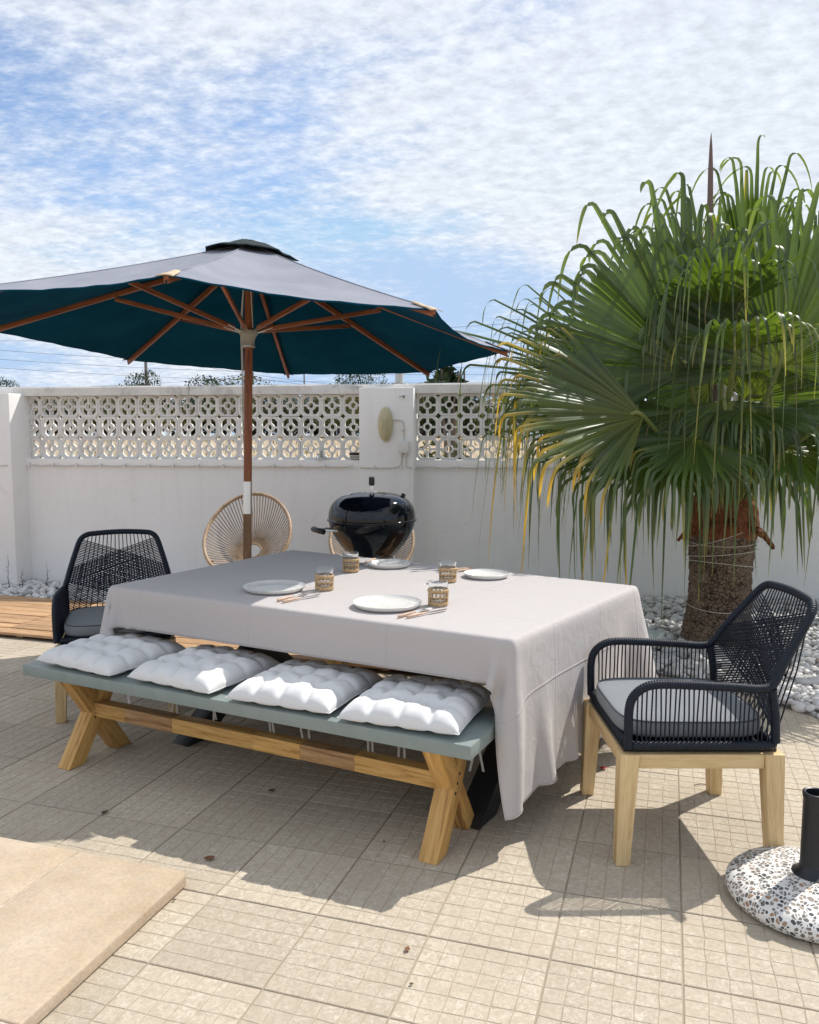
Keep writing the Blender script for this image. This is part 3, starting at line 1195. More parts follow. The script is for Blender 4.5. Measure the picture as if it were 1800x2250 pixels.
# ------------------------------------------------------------------ perimeter wall with pierced blocks
def build_wall():
    w = thing('perimeter_wall', 'white rendered garden wall with a band of pierced concrete blocks', 'wall', WALL_O, WALL_A)
    MB().box(-7, 7, 0, 0.20, -0.2, 1.165).build('plinth', 'white_wall', w, 35)
    MB().box(-7, 7, -0.012, 0.21, 1.165, 1.238).build('ledge', 'white_wall', w, 35, 0.004)
    # coping with a slightly uneven edge
    mb = MB()
    n = 120
    top, bot = [], []
    r = random.Random(2)
    P = []
    for i in range(n + 1):
        x = -7 + 14 * i / n
        j = 0.006 * mnoise.noise(Vector((x * 1.3, 0, 0)))
        k = 0.004 * mnoise.noise(Vector((x * 5, 3, 0)))
        sec = [(-0.012 + k, 1.842), (-0.016 + k, 1.915 + j), (-0.004, 1.930 + j), (0.19, 1.932 + j), (0.2, 1.918 + j), (0.2, 1.842)]
        P.append([(x, a, b) for a, b in sec] + [(x, sec[0][0], sec[0][1])])
    mb.grid(P)
    mb.build('coping', 'coping_paint', w, 40)
    # pierced block
    s = 0.1 - 0.0006
    c = 0.030

    def octa(h, ch):
        return [(-h + ch, -h), (h - ch, -h), (h, -h + ch), (h, h - ch), (h - ch, h), (-h + ch, h), (-h, h - ch), (-h, -h + ch)]
    outer = octa(s, c)
    inner = octa(s - 0.0205, c - 0.002)
    mb = MB()
    y0, y1 = 0.0, 0.060
    n = 8
    vs = [(a, y0, b) for a, b in outer] + [(a, y0, b) for a, b in inner] + [(a, y1, b) for a, b in outer] + [(a, y1, b) for a, b in inner]
    fs = []
    for i in range(n):
        k = (i + 1) % n
        fs += [(i, k, 8 + k, 8 + i), (16 + k, 16 + i, 24 + i, 24 + k), (k, i, 16 + i, 16 + k), (8 + i, 8 + k, 24 + k, 24 + i)]
    mb.add(vs, fs)
    ri, ro = 0.0265, 0.0395
    m = 20
    vs, fs = [], []
    for y in (y0 - 0.001, y1 + .001):
        for rr in (ro, ri):
            vs += [(rr * math.cos(2 * PI * k / m), y, rr * math.sin(2 * PI * k / m)) for k in range(m)]
    for k in range(m):
        j = (k + 1) % m
        fs += [(k, j, m + j, m + k), (2 * m + j, 2 * m + k, 3 * m + k, 3 * m + j), (j, k, 2 * m + k, 2 * m + j), (m + k, m + j, 3 * m + j, 3 * m + k)]
    mb.add(vs, fs)
    for a in range(4):
        M = Matrix.Rotation(a * PI / 2, 4, 'Y')
        b = MB().box(0.034, s - 0.012, y0 + .003, y1 - .003, -0.0095, 0.0095).xform(M)
        mb.add(b.v, b.f)
    blocks = []
    base_v = list(mb.v)
    for sd in range(5):
        rr_ = random.Random(sd)
        seen = {}
        nv_ = []
        for p_ in base_v:
            key = (round(p_[0], 3), round(p_[2], 3))
            if key not in seen:
                seen[key] = (rr_.uniform(-.0016, .0016), rr_.uniform(-.0016, .0016))
            dx_, dz_ = seen[key]
            nv_.append((p_[0] + dx_, p_[1] + rr_.uniform(-.0008, .0008), p_[2] + dz_))
        mb.v = nv_
        blocks.append(mb.mesh('breeze_block', 'block_paint', 30))
    for x0, x1, cnt, sgn in ((-0.435, None, 17, -1), (0.055, None, 18, 1)):
        for i in range(cnt):
            for j in range(3):
                x = x0 + sgn * (i + .5) * 0.2003
                put('breeze_block', r.choice(blocks), w, (x, 0.045 + r.uniform(-.002, .002), 1.2385 + 0.1 + j * 0.2008),
                    (r.uniform(-.006, .006), r.choice((0, 1, 2, 3)) * PI / 2 + r.uniform(-.008, .008), r.uniform(-.006, .006)))
    # pillars
    MB().prism([(-4.9, -0.20), (-3.80, -0.20), (-3.745, 0.10), (-4.9, 0.10)], -0.2, 1.862).build('pillar', 'white_wall', w, 35, 0.008)
    MB().box(-0.44, 0.055, -0.14, 0.16, -0.2, 1.888).build('pillar', 'white_wall', w, 35, 0.008)
    # small hook
    MB().tube([(-0.03, -0.14, 1.80), (-0.03, -0.17, 1.80), (-0.03, -0.175, 1.82)], 0.005, 6).build('hook', 'pole_grey', w, 60)
    MB().tube([(-0.075, -0.145, 1.815), (-0.02, -0.145, 1.818)], 0.007, 6).build('hook', 'pvc_white', w, 60)

    # pipe post standing on the wall
    p = wall_pt(-0.105, 0.08, 1.915)
    t = thing('pipe_post', 'grey metal pipe post standing on the wall above the lamp pillar', 'post', p)
    MB().lathe([(0, 0), (0.037, 0), (0.037, 0.44), (0, 0.44)], 20).build('pipe', 'zinc_pipe', t, 40)
    MB().lathe([(0.0, 0.017), (0.075, 0.017), (0.075, 0.025), (0, 0.025)], 16).build('flange', 'zinc_pipe', t, 40)

    # oval lamp
    lp = wall_pt(-0.195, -0.14, 1.565)
    t = thing('wall_lamp', 'oval ribbed amber glass lamp on the white pillar', 'lamp', lp, WALL_A)
    MB().add(*_oval_dome(0.078, 0.168, 0.0, 0.018, 5)).build('backplate', 'pvc_white', t, 40)
    d = MB().add(*_oval_dome(0.068, 0.155, 0.018, 0.075, 9, ribs=True))
    d.build('glass_cover', 'lamp_glass', t, 50)
    # junction box
    bp = wall_pt(-0.03, -0.14, 1.36)
    t = thing('junction_box', 'small square white junction box below the oval lamp', 'junction box', bp, WALL_A)
    MB().box(-0.05, 0.05, -0.032, -0.001, -0.055, 0.055).build('housing', 'pvc_white', t, 40, 0.006)
    MB().box(-0.046, 0.046, -0.040, -0.0325, -0.051, 0.051).build('cover', 'pvc_white', t, 40, 0.004)
    for x, z in ((0, 0.062), (-0.02, -0.062), (0.022, -0.062)):
        MB().tube([(x, -0.016, z - .01), (x, -0.016, z + .012)], 0.009, 8).build('gland', 'pvc_white', t, 50)
    # cable run along the wall
    t = thing('cable_run', 'thin white cable clipped along the wall under the pierced blocks', 'cable', WALL_O, WALL_A)
    z = 1.178
    pts = [(-7, -0.018, z)]
    x = -7
    pl = []
    segs = []
    xs = np.arange(-3.70, -0.50, 0.04)
    left = [(x, -0.020, z - 0.006 * abs(math.sin((x + .3) * PI / 0.245)) ** 2 - 0.002) for x in xs]
    MB().tube(smooth_path(left, 3), 0.0055, 6).build('cable', 'wire_white', t, 60)
    MB().tube([(-4.9, -0.206, z)] + [(x, -0.206, z - 0.003 * math.sin(x * 9)) for x in np.arange(-4.8, -3.83, .08)], 0.0055, 6).build('cable', 'wire_white', t, 60)
    MB().tube(smooth_path([(-0.435, -0.147, z - .004), (-0.25, -0.147, z - .008), (-0.11, -0.147, z), (-0.06, -0.147, z + 0.03), (-0.05, -0.147, z + .13)], 8), 0.0055, 6).build('cable', 'wire_white', t, 60)
    MB().tube(smooth_path([(0.05, -0.147, z - .002), (0.0, -0.147, z + .004), (-0.012, -0.147, z + .04), (-0.01, -0.147, z + .13)], 8), 0.0055, 6).build('cable', 'wire_white', t, 60)
    MB().tube(smooth_path([(-0.125, -0.147, 1.60), (-0.06, -0.147, 1.598), (-0.035, -0.147, 1.57), (-0.03, -0.147, 1.43)], 8), 0.0055, 6).build('cable', 'wire_white', t, 60)
    right = [(x, -0.020, z - 0.006 * abs(math.sin((x + .3) * PI / 0.245)) ** 2 - 0.002) for x in np.arange(0.06, 4.5, 0.04)]
    MB().tube(smooth_path(right, 3), 0.0055, 6).build('cable', 'wire_white', t, 60)
    clip = MB().box(-0.008, 0.008, -0.014, 0.004, -0.017, 0.017).mesh('clip', 'pvc_white', 40, 0.002)
    for k in range(-15, 19):
        x = -0.3 + k * 0.245
        if -4.6 < x < 4.4:
            y = -0.018 if not (-0.44 < x < 0.055) else -0.146
            if x < -3.75:
                y = -0.206
            put('clip', clip, t, (x, y, z))
    put('clip', clip, t, (-0.037, -0.147, 1.52), (0, PI / 2, 0))

    # things left on the ledge
    q = wall_pt(-0.505, 0.022, 1.2385)
    t = thing('striped_bowl', 'small black and white striped bowl on the wall ledge', 'bowl', q)
    prof = [(0, 0.004), (0.040, 0.0), (0.052, 0.02), (0.058, 0.045), (0.060, 0.068), (0.056, 0.068), (0.053, 0.045), (0.036, 0.01), (0, 0.008)]
    MB().lathe(prof, 28).build('bowl_body', 'stripe_white', t, 50)
    for z0, z1, r0, r1 in ((0.003, 0.010, 0.0445, 0.0475), (0.022, 0.031, 0.0535, 0.0560), (0.042, 0.066, 0.0580, 0.0606)):
        MB().lathe([(r0, z0), (r1, z1), (r1 - .001, z1 + .0005), (r0 - .003, z0)], 28).build('stripe', 'stripe_black', t, 50)
    q = wall_pt(-0.83, 0.0, 1.2385)
    t = thing('glass_jar', 'clear empty glass jar standing on the wall ledge', 'jar', q)
    prof = [(0, 0.002), (0.036, 0), (0.041, 0.008), (0.041, 0.065), (0.036, 0.078), (0.036, 0.094), (0.034, 0.094), (0.034, 0.078), (0.038, 0.064), (0.038, 0.01), (0, 0.006)]
    MB().lathe(prof, 24).build('jar_body', 'clear_glass', t, 50)


def _oval_dome(a, b, y0, dep, n, ribs=False):
    """an oval dome bulging to -y"""
    seg = 40
    vs, fs = [], []
    for i in range(n + 1):
        t = i / n
        rr = math.cos(t * PI / 2) if i < n else 0
        y = -(y0 + (dep - y0) * math.sin(t * PI / 2))
        if i == n:
            vs.append((0, y, 0))
            break
        for k in range(seg):
            an = 2 * PI * k / seg
            vs.append((a * rr * math.cos(an), y, b * rr * math.sin(an)))
    if ribs:
        vs = [(x, y * (1 + 0.05 * math.sin(z * 2 * PI / 0.02)), z) for x, y, z in vs]
    for i in range(n - 1):
        for k in range(seg):
            j = (k + 1) % seg
            fs.append((i * seg + k, i * seg + j, (i + 1) * seg + j, (i + 1) * seg + k))
    for k in range(seg):
        fs.append(((n - 1) * seg + k, (n - 1) * seg + (k + 1) % seg, n * seg))
    fs.append(tuple(range(seg - 1, -1, -1)))
    return vs, fs


build_wall()


# ------------------------------------------------------------------ beyond the wall
def leaf_cloud(n, rx, ry, rz, size, seed, lumps=7, stretch=1.6):
    """many small bent leaves gathered in uneven clumps inside an ellipsoid sitting on z=0"""
    g = np.random.default_rng(seed)
    cs = []
    for k in range(lumps):
        d = g.normal(size=3)
        d /= np.linalg.norm(d)
        d *= g.uniform(.25, .8)
        cs.append((d, g.uniform(.30, .5)))
    V, F = [], []
    for i in range(n):
        c, rad = cs[g.integers(len(cs))]
        d = g.normal(size=3)
        d /= np.linalg.norm(d)
        p = c + d * rad * g.uniform(.45, 1.0) ** .5
        p = np.array([p[0] * rx, p[1] * ry, rz + p[2] * rz])
        if p[2] < 0.02:
            p[2] = g.uniform(.02, .3 * rz)
        a = g.normal(size=3)
        a[2] -= .2
        a /= np.linalg.norm(a)
        b = np.cross(a, g.normal(size=3))
        b /= np.linalg.norm(b)
        nn = np.cross(a, b)
        s = size * g.uniform(.6, 1.35)
        o = len(V)
        V += [p, p + a * s * stretch * .5 + b * s * .42 + nn * s * .1, p + a * s * stretch, p + a * s * stretch * .5 - b * s * .42 + nn * s * .1]
        F.append((o, o + 1, o + 2, o + 3))
    return V, F


def stems(mb, h, n, spread, r0, seed):
    r = random.Random(seed)
    for k in range(n):
        a = r.uniform(0, 2 * PI)
        pts = [(0.03 * math.cos(a), 0.03 * math.sin(a), -0.1)]
        for i in range(1, 6):
            t = i / 5
            pts.append((spread * t * math.cos(a + .3 * t) + r.uniform(-.05, .05), spread * t * math.sin(a) + r.uniform(-.05, .05), h * t))
        mb.tube(pts, [r0 * (1 - .75 * i / 5) for i in range(6)], 6)
    return mb


def bank_z(Y):
    t = min(1.0, max(0.0, (Y - 9.5) / 24.0))
    return -0.05 + 1.42 * (t * t * (3 - 2 * t)) ** .8


def build_background():
    P = []
    for i in range(40):
        Y = 9.2 + (i / 39) ** 1.6 * 110
        row = []
        for j in range(61):
            x = (j / 60 - .5) * 260
            row.append((x, Y, bank_z(Y) + (0.05 * mnoise.noise(Vector((x * .3, Y * .3, 0))) if Y > 10 else -.02)))
        P.append(row)
    structure(MB().grid(P).build('field_bank', 'dry_field', None, 180))
    # shrubs seen through and above the blocks
    kinds = {}
    for k, (mat, n, seed) in enumerate((('leaf_olive', 2600, 1), ('leaf_dark', 2600, 2), ('leaf_yellow', 2000, 3), ('leaf_grey', 2200, 4))):
        V, F = leaf_cloud(n * 3, 1, 1, 0.5, 0.026, seed, 12)
        kinds[k] = (MB().add(V, F).mesh('foliage', mat, fix=False), stems(MB(), 0.75, 6, 0.5, 0.03, seed).mesh('stem', 'bark_dull', 60))
    words = ['olive green', 'dark green', 'yellowish', 'grey green']
    #  px centre, distance, height, width, kind, where
    rows = [(60, 19, 2.0, 3.2, 3, 'left of the leftmost block column'), (150, 26, 2.75, 4.0, 1, 'behind the left end of the blocks'), (225, 17, 1.75, 2.6, 0, 'low behind the left blocks'),
            (290, 30, 3.1, 4.6, 0, 'behind the left blocks, showing over the coping'), (330, 40, 4.55, 3.4, 1, 'round, beside the left utility pole'), (395, 22, 2.3, 3.2, 2, 'behind the blocks left of the parasol pole'),
            (425, 38, 4.1, 4.4, 1, 'showing over the coping left of the parasol pole'), (490, 24, 2.45, 3.2, 0, 'directly left of the parasol pole'), (575, 28, 2.8, 4.2, 2, 'directly right of the parasol pole'),
            (640, 21, 2.2, 3.0, 0, 'behind the middle blocks'), (705, 27, 2.7, 3.8, 1, 'behind the blocks left of the lamp pillar'), (760, 33, 3.3, 4.2, 0, 'near the lamp pillar, close to the ground line'),
            (765, 46, 5.0, 4.2, 1, 'cresting the coping left of the pipe post'), (815, 48, 4.9, 3.2, 0, 'cresting the coping right beside the pipe post'), (925, 30, 3.75, 2.8, 2, 'autumn tinted, just right of the pipe post'), (965, 24, 2.4, 3.4, 0, 'behind the first blocks right of the lamp pillar'),
            (1010, 20, 1.9, 2.6, 1, 'behind the blocks beside the palm'), (1090, 26, 2.6, 3.8, 0, 'behind the palm fronds left edge'), (1190, 23, 2.3, 4.0, 1, 'mostly hidden behind the palm'),
            (15, 42, 4.3, 3.2, 1, 'at the far left over the coping'), (530, 44, 4.2, 3.8, 3, 'far off behind the parasol pole'), (1000, 34, 3.9, 3.0, 3, 'pale, below the glossy tree')]
    for j in range(13):
        px = 40 + j * 100
        rows.append((px, 34 + 3 * math.sin(j * 2.1), 3.15 + .35 * math.sin(j * 1.7), 5.6, (0, 3, 0, 2, 1)[j % 5], 'one of the far row of scrub'))
    for px, Y, h, wd, k, where in rows:
        fo, st = kinds[k]
        if Y < 32:
            Y2 = 33 + (Y % 5)
            h = 1.47 + (h - 1.47) * Y2 / Y
            wd = wd * Y2 / Y
            Y = Y2
        gz = bank_z(Y)
        h = max(.9, h - gz)
        x = (px - 900) / 1800 * Y
        t = thing('shrub', '%s shrub beyond the wall, %s' % (words[k], where), 'shrub', (x, Y, gz), rng.uniform(0, 6.28), 'shrubs beyond the wall')
        t.scale = (wd / 2, wd / 2, h)
        put('crown', fo, t)
        put('trunk', st, t)
    # glossy tree peeking under the parasol's right edge
    p = at_y(985, 855, 12.5)
    t = thing('glossy_tree', 'glossy dark leaved tree rising above the wall beside the parasol tip', 'tree', (p.x, 12.5, -0.06))
    V, F = leaf_cloud(900, .36, .36, .42, 0.075, 11, 8, 1.9)
    V = [(v[0], v[1], v[2] + 1.78) for v in V]
    MB().add(V, F).build('crown', 'leaf_dark', t, fix=False)
    stems(MB(), 2.5, 5, 0.25, 0.05, 5).build('trunk', 'bark_dull', t, 60)
    V, F = leaf_cloud(60, .25, .2, .2, 0.075, 12, 3, 1.9)
    # leafy plant seen through the right-hand blocks
    for i, (px, py) in enumerate(((955, 1000), (1000, 990))):
        q = at_y(px, 1010, 9.6)
        t = thing('leafy_plant', 'slim green plant behind the pierced blocks, %s' % ('close to the lamp pillar', 'nearer the palm')[i], 'plant', (q.x, 9.6, -0.06))
        V, F = leaf_cloud(160, .22, .2, .35, 0.06, 20 + i, 5, 2.0)
        MB().add([(v[0], v[1], v[2] + .9) for v in V], F).build('crown', 'leaf_olive', t, fix=False)
        stems(MB(), 1.5, 3, 0.12, 0.012, 30 + i).build('trunk', 'bark_dull', t, 60)
    # low dry tufts on the field: one mass
    g = np.random.default_rng(5)
    V, F = [], []
    for i in range(2600):
        Y = g.uniform(10, 34)
        x = g.uniform(-.55, .25) * Y
        for k in range(3):
            a = g.uniform(0, 6.28)
            h = g.uniform(.06, .2)
            o = len(V)
            dx, dy = math.cos(a) * .012, math.sin(a) * .012
            lx, ly = g.uniform(-.08, .08, 2)
            zb = bank_z(Y)
            V += [(x - dx, Y - dy, zb - .03), (x + dx, Y + dy, zb - .03), (x + lx, Y + ly, zb + h)]
            F.append((o, o + 1, o + 2))
    o = MB().add(V, F).build('dry_grass', 'leaf_yellow', fix=False)
    tag(o, 'sparse dry grass tufts on the sandy field beyond the wall', 'grass', kind='stuff')

    # utility poles and overhead wires
    for px, top, Y, rad, lab in ((325, 735, 60, 0.14, 'thick utility pole left of the parasol pole'), (558, 818, 90, 0.14, 'short distant utility pole just right of the parasol pole'), (670, 800, 75, 0.08, 'thin distant utility pole between the parasol pole and the lamp pillar')):
        b = at_y(px, 955, Y)
        h = at_y(px, top, Y).z
        t = thing('utility_pole', lab, 'pole', (b.x, Y, -0.06), 0, 'utility poles')
        MB().tube([(0, 0, -.3), (0, 0, h * .5), (0, 0, h + .06)], [rad, rad * .85, rad * .7], 10).build('shaft', 'pole_grey', t, 60)
        MB().box(-0.5, 0.5, -0.05, 0.05, h - .45, h - .33).build('crossarm', 'pole_grey', t)
    wires = [((-60, 724), (1250, 752), 70, 'highest overhead wire'), ((-60, 748), (1250, 700), 85, 'second overhead wire from the top at the left edge'), ((-60, 765), (1250, 806), 70, 'third overhead wire from the top at the left edge'),
             ((-60, 785), (1250, 820), 70, 'fourth overhead wire from the top at the left edge'), ((-60, 804), (1250, 838), 75, 'fifth overhead wire from the top at the left edge'),
             ((-60, 853), (558, 826), 88, 'low overhead wire rising to the short pole'), ((325, 782), (558, 822), 88, 'slack wire from the thick pole to the short pole'),
             ((558, 823), (900, 858), 88, 'upper of two wires falling right from the short pole'), ((558, 830), (860, 862), 88, 'lower of two wires falling right from the short pole'),
             ((1090, 703), (1900, 640), 60, 'overhead wire meeting the palm crown')]
    for (a, b, Y, lab) in wires:
        A, B = at_y(a[0], a[1], Y), at_y(b[0], b[1], Y)
        pts = []
        for i in range(25):
            t = i / 24
            p = A.lerp(B, t)
            p.z -= (B - A).length * 0.012 * 4 * t * (1 - t)
            pts.append(p - A)
        mb = MB().tube(pts, 0.013 * Y / 70, 5)
        o = mb.build('overhead_wire', 'wire_dark', None, 60)
        o.location = A
        tag(o, lab + ' crossing the sky', 'wire', 'overhead wires')


build_background()


# ================================================================== DINING TABLE AND CLOTH
TABLE_Z = 0.76
QN = [Vector((-1.414, 3.793)), Vector((0.360, 2.773)), Vector((1.074, 3.793)), Vector((-0.722, 5.009))]   # near left, near right, far right, far left
TC = (QN[0] + QN[1] + QN[2] + QN[3]) / 4
TU = ((QN[1] - QN[0]) + (QN[2] - QN[3])).normalized()
TV = Vector((-TU.y, TU.x))


def table_pt(u, v, z=0.0):
    p = TC + TU * u + TV * v
    return Vector((p.x, p.y, z))


TA = math.atan2(TU.y, TU.x)


def build_table():
    t = thing('dining_table', 'long dining table with black crossed steel legs under a pale cloth', 'table', (TC.x, TC.y, 0), TA)
    mb = MB()
    c, s = math.cos(-TA), math.sin(-TA)
    poly = []
    for q in QN:
        d = (q - TC)
        poly.append(((d.x * c - d.y * s) * 0.962, (d.x * s + d.y * c) * 0.95))
    mb.prism(poly, TABLE_Z - 0.045, TABLE_Z - 0.004)
    mb.build('tabletop', 'acacia', t, 35, 0.004)
    for u in (-0.74, 0.80):
        for k, sg in enumerate((-1, 1)):
            w = 0.052 - 0.004 * k
            hw = 0.075
            v0, v1 = sg * 0.47, -sg * 0.42
            z1 = TABLE_Z - 0.047 - .0015 * k
            bot = [(u - w, v0 - hw, 0.001), (u + w, v0 - hw, 0.001), (u + w, v0 + hw, 0.001), (u - w, v0 + hw, 0.001)]
            top = [(u - w, v1 - hw, z1), (u + w, v1 - hw, z1), (u + w, v1 + hw, z1), (u - w, v1 + hw, z1)]
            sheared('leg', bot, top, 'black_steel', t, 0.002)
    MB().box(-0.80, 0.86, -0.03, 0.03, TABLE_Z - 0.10, TABLE_Z - 0.0462).build('under_rail', 'black_steel', t, 35, 0.002)


def build_tablecloth():
    """the cloth is draped by a small position based simulation over the table top"""
    D_L, D_R, D_F, D_B = 0.195, 0.47, 0.160, 0.19
    LU = ((QN[1] - QN[0]).length + (QN[2] - QN[3]).length) / 2
    LV = ((QN[3] - QN[0]).length + (QN[2] - QN[1]).length) / 2
    def axis(lo, half, hi, step):
        parts = []
        for a_, b_ in ((lo, -half), (-half, half), (half, hi)):
            k_ = max(2, round((b_ - a_) / step))
            parts += list(np.linspace(a_, b_, k_ + 1)[:-1])
        return np.array(parts + [hi])
    us = axis(-LU / 2 - D_L, LU / 2, LU / 2 + D_R, 0.0205)
    vs = axis(-LV / 2 - D_F, LV / 2, LV / 2 + D_B, 0.0205)
    nx, ny = len(us), len(vs)
    Q = np.array([[q.x, q.y] for q in QN])
    S = us / (LU / 2)
    Tt = vs / (LV / 2)
    s, tt = np.meshgrid(S, Tt)
    xy = (Q[0] * ((1 - s) * (1 - tt))[..., None] + Q[1] * ((1 + s) * (1 - tt))[..., None] + Q[2] * ((1 + s) * (1 + tt))[..., None] + Q[3] * ((1 - s) * (1 + tt))[..., None]) / 4
    P = np.zeros((ny, nx, 3))
    P[..., :2] = xy
    g = np.random.default_rng(4)
    P[..., 2] = TABLE_Z + 0.004
    # rest lengths from the flat state
    R0 = P.copy()
    over = np.maximum(np.abs(s) - 1, 0) + np.maximum(np.abs(tt) - 1, 0)
    bumps = 0.06 * np.sin(us[None, :] * 0 + vs[:, None] * 11 + 0.6) + 0.03 * np.sin(vs[:, None] * 23 + 2)
    P[..., 2] += (over > 0) * (g.normal(size=(ny, nx)) * 0.002)
    P[..., 0] += np.maximum(s - 1, 0) * 0
    V = np.zeros_like(P)
    edges = []
    for i in range(4):
        a, b = Q[i], Q[(i + 1) % 4]
        d = (b - a) / np.linalg.norm(b - a)
        edges.append((a, np.array([d[1], -d[0]])))       # outward normal for counter-clockwise quad

    batches = []

    def add(dy, dx, stiff):
        A = [slice(0, ny - dy) if dy >= 0 else None, slice(0, nx - dx) if dx >= 0 else slice(-dx, nx)]
        iy, ix = np.meshgrid(np.arange(ny), np.arange(nx), indexing='ij')
        ok = (iy + dy < ny) & (ix + dx < nx) & (ix + dx >= 0)
        iy, ix = iy[ok], ix[ok]
        if dy:
            par = (iy // abs(dy)) % 2
        else:
            par = (ix // abs(dx)) % 2
        for p in (0, 1):
            k = par == p
            a = iy[k] * nx + ix[k]
            b = (iy[k] + dy) * nx + ix[k] + dx
            L = np.linalg.norm(R0.reshape(-1, 3)[a] - R0.reshape(-1, 3)[b], axis=1)
            batches.append((a, b, L, stiff))
    add(0, 1, 1.0)
    add(1, 0, 1.0)
    add(1, 1, 0.55)
    add(1, -1, 0.55)
    add(0, 2, 0.10)
    add(2, 0, 0.10)
    add(4, 0, 0.05)
    X = P.reshape(-1, 3).copy()
    Vv = np.zeros_like(X)
    dt = 1 / 45
    top = TABLE_Z
    pin = ((np.abs(s) < 1.0001) & (np.abs(tt) < 1.0001)).reshape(-1)
    pinned = X[pin].copy()
    pinned[:, 2] = top + 0.003
    push = (bumps[:, :] * np.clip(s - 1, 0, 1)).reshape(-1)
    nR = edges[1][1]
    steps = 140
    for it in range(steps):
        Vv[:, 2] -= 9.8 * dt
        if it < 60:
            Vv[:, 0] += push * nR[0] * 1.0
            Vv[:, 1] += push * nR[1] * 1.0
        Vv *= 0.982 if it < 95 else 0.92
        X0 = X.copy()
        X = X + Vv * dt
        for k in range(8):
            for a, b, L, st in batches:
                d = X[b] - X[a]
                l = np.sqrt((d * d).sum(1)) + 1e-9
                c = d * ((l - L) / l * 0.5 * st)[:, None]
                X[a] += c
                X[b] -= c
            # the table: a solid block with sides
            dist = np.stack([(X[:, :2] - a) @ n for a, n in edges], 1)
            near = dist.max(1)
            which = dist.argmax(1)
            ins = near < 0.004
            pen_z = top + 0.003 - X[:, 2]
            hit = ins & (pen_z > 0)
            up = hit & (pen_z < (0.004 - near) + 0.012)
            side = hit & ~up
            X[up, 2] = top + 0.003
            if side.any():
                nn = np.array([n for a, n in edges])[which[side]]
                X[side, :2] += nn * (0.004 - near[side])[:, None]
            # the armchair stands against the end flap
            inx = (X[:, 0] > 0.715) & (X[:, 0] < 0.90) & (X[:, 1] > 2.66) & (X[:, 1] < 3.28) & (X[:, 2] < 0.64)
            X[inx, 0] = 0.715
            # stiff corner fold keeps the far right corner flared
            dz = np.clip(top - X[:, 2], 0, .5)
            rr = 0.02 + dz * 0.24
            dc = X[:, :2] - Q[2] + np.array([.03, .01])
            dn = np.sqrt((dc * dc).sum(1)) + 1e-6
            fl = (dn < rr) & (dz > .01)
            X[fl, :2] += dc[fl] * ((rr[fl] - dn[fl]) / dn[fl])[:, None]
            X[pin] = pinned
            X[:, 2] = np.maximum(X[:, 2], 0.02)
        Vv = (X - X0) / dt
        dist = np.stack([(X[:, :2] - a) @ n for a, n in edges], 1).max(1)
        lay = (dist < 0.0) & (X[:, 2] < top + 0.008)
        Vv[lay, :2] *= 0.08
    # tiny ripples where it lies flat
    P = X.reshape(ny, nx, 3)
    me = bpy.data.meshes.new('tablecloth')
    faces = [(j * nx + i, j * nx + i + 1, (j + 1) * nx + i + 1, (j + 1) * nx + i) for j in range(ny - 1) for i in range(nx - 1)]
    me.from_pydata([tuple(p) for p in X], [], faces)
    uv = me.uv_layers.new(name='UVMap')
    lu = us - us[0]
    lv = vs - vs[0]
    for poly in me.polygons:
        for li in poly.loop_indices:
            vi = me.loops[li].vertex_index
            uv.data[li].uv = (lu[vi % nx], lv[vi // nx])
    me.polygons.foreach_set('use_smooth', [True] * len(me.polygons))
    me.materials.append(MATS['tablecloth_linen'])
    o = put('tablecloth', me)
    md = o.modifiers.new('subsurf', 'SUBSURF')
    md.levels = 1
    md.render_levels = 1
    md = o.modifiers.new('solid', 'SOLIDIFY')
    md.thickness = 0.0022
    md.offset = 1.0
    tag(o, 'pale greige tablecloth draped over the dining table, long at its right end', 'tablecloth')
    # stitched hem as a narrow doubled strip along the border
    ring = [P[0, i] for i in range(nx)] + [P[j, nx - 1] for j in range(1, ny)] + [P[ny - 1, i] for i in range(nx - 2, -1, -1)] + [P[j, 0] for j in range(ny - 2, 0, -1)]
    MB().tube([Vector(p) for p in ring], 0.0026, 5, closed=True).build('hem', 'tablecloth_linen', o, 60)


build_table()
build_tablecloth()


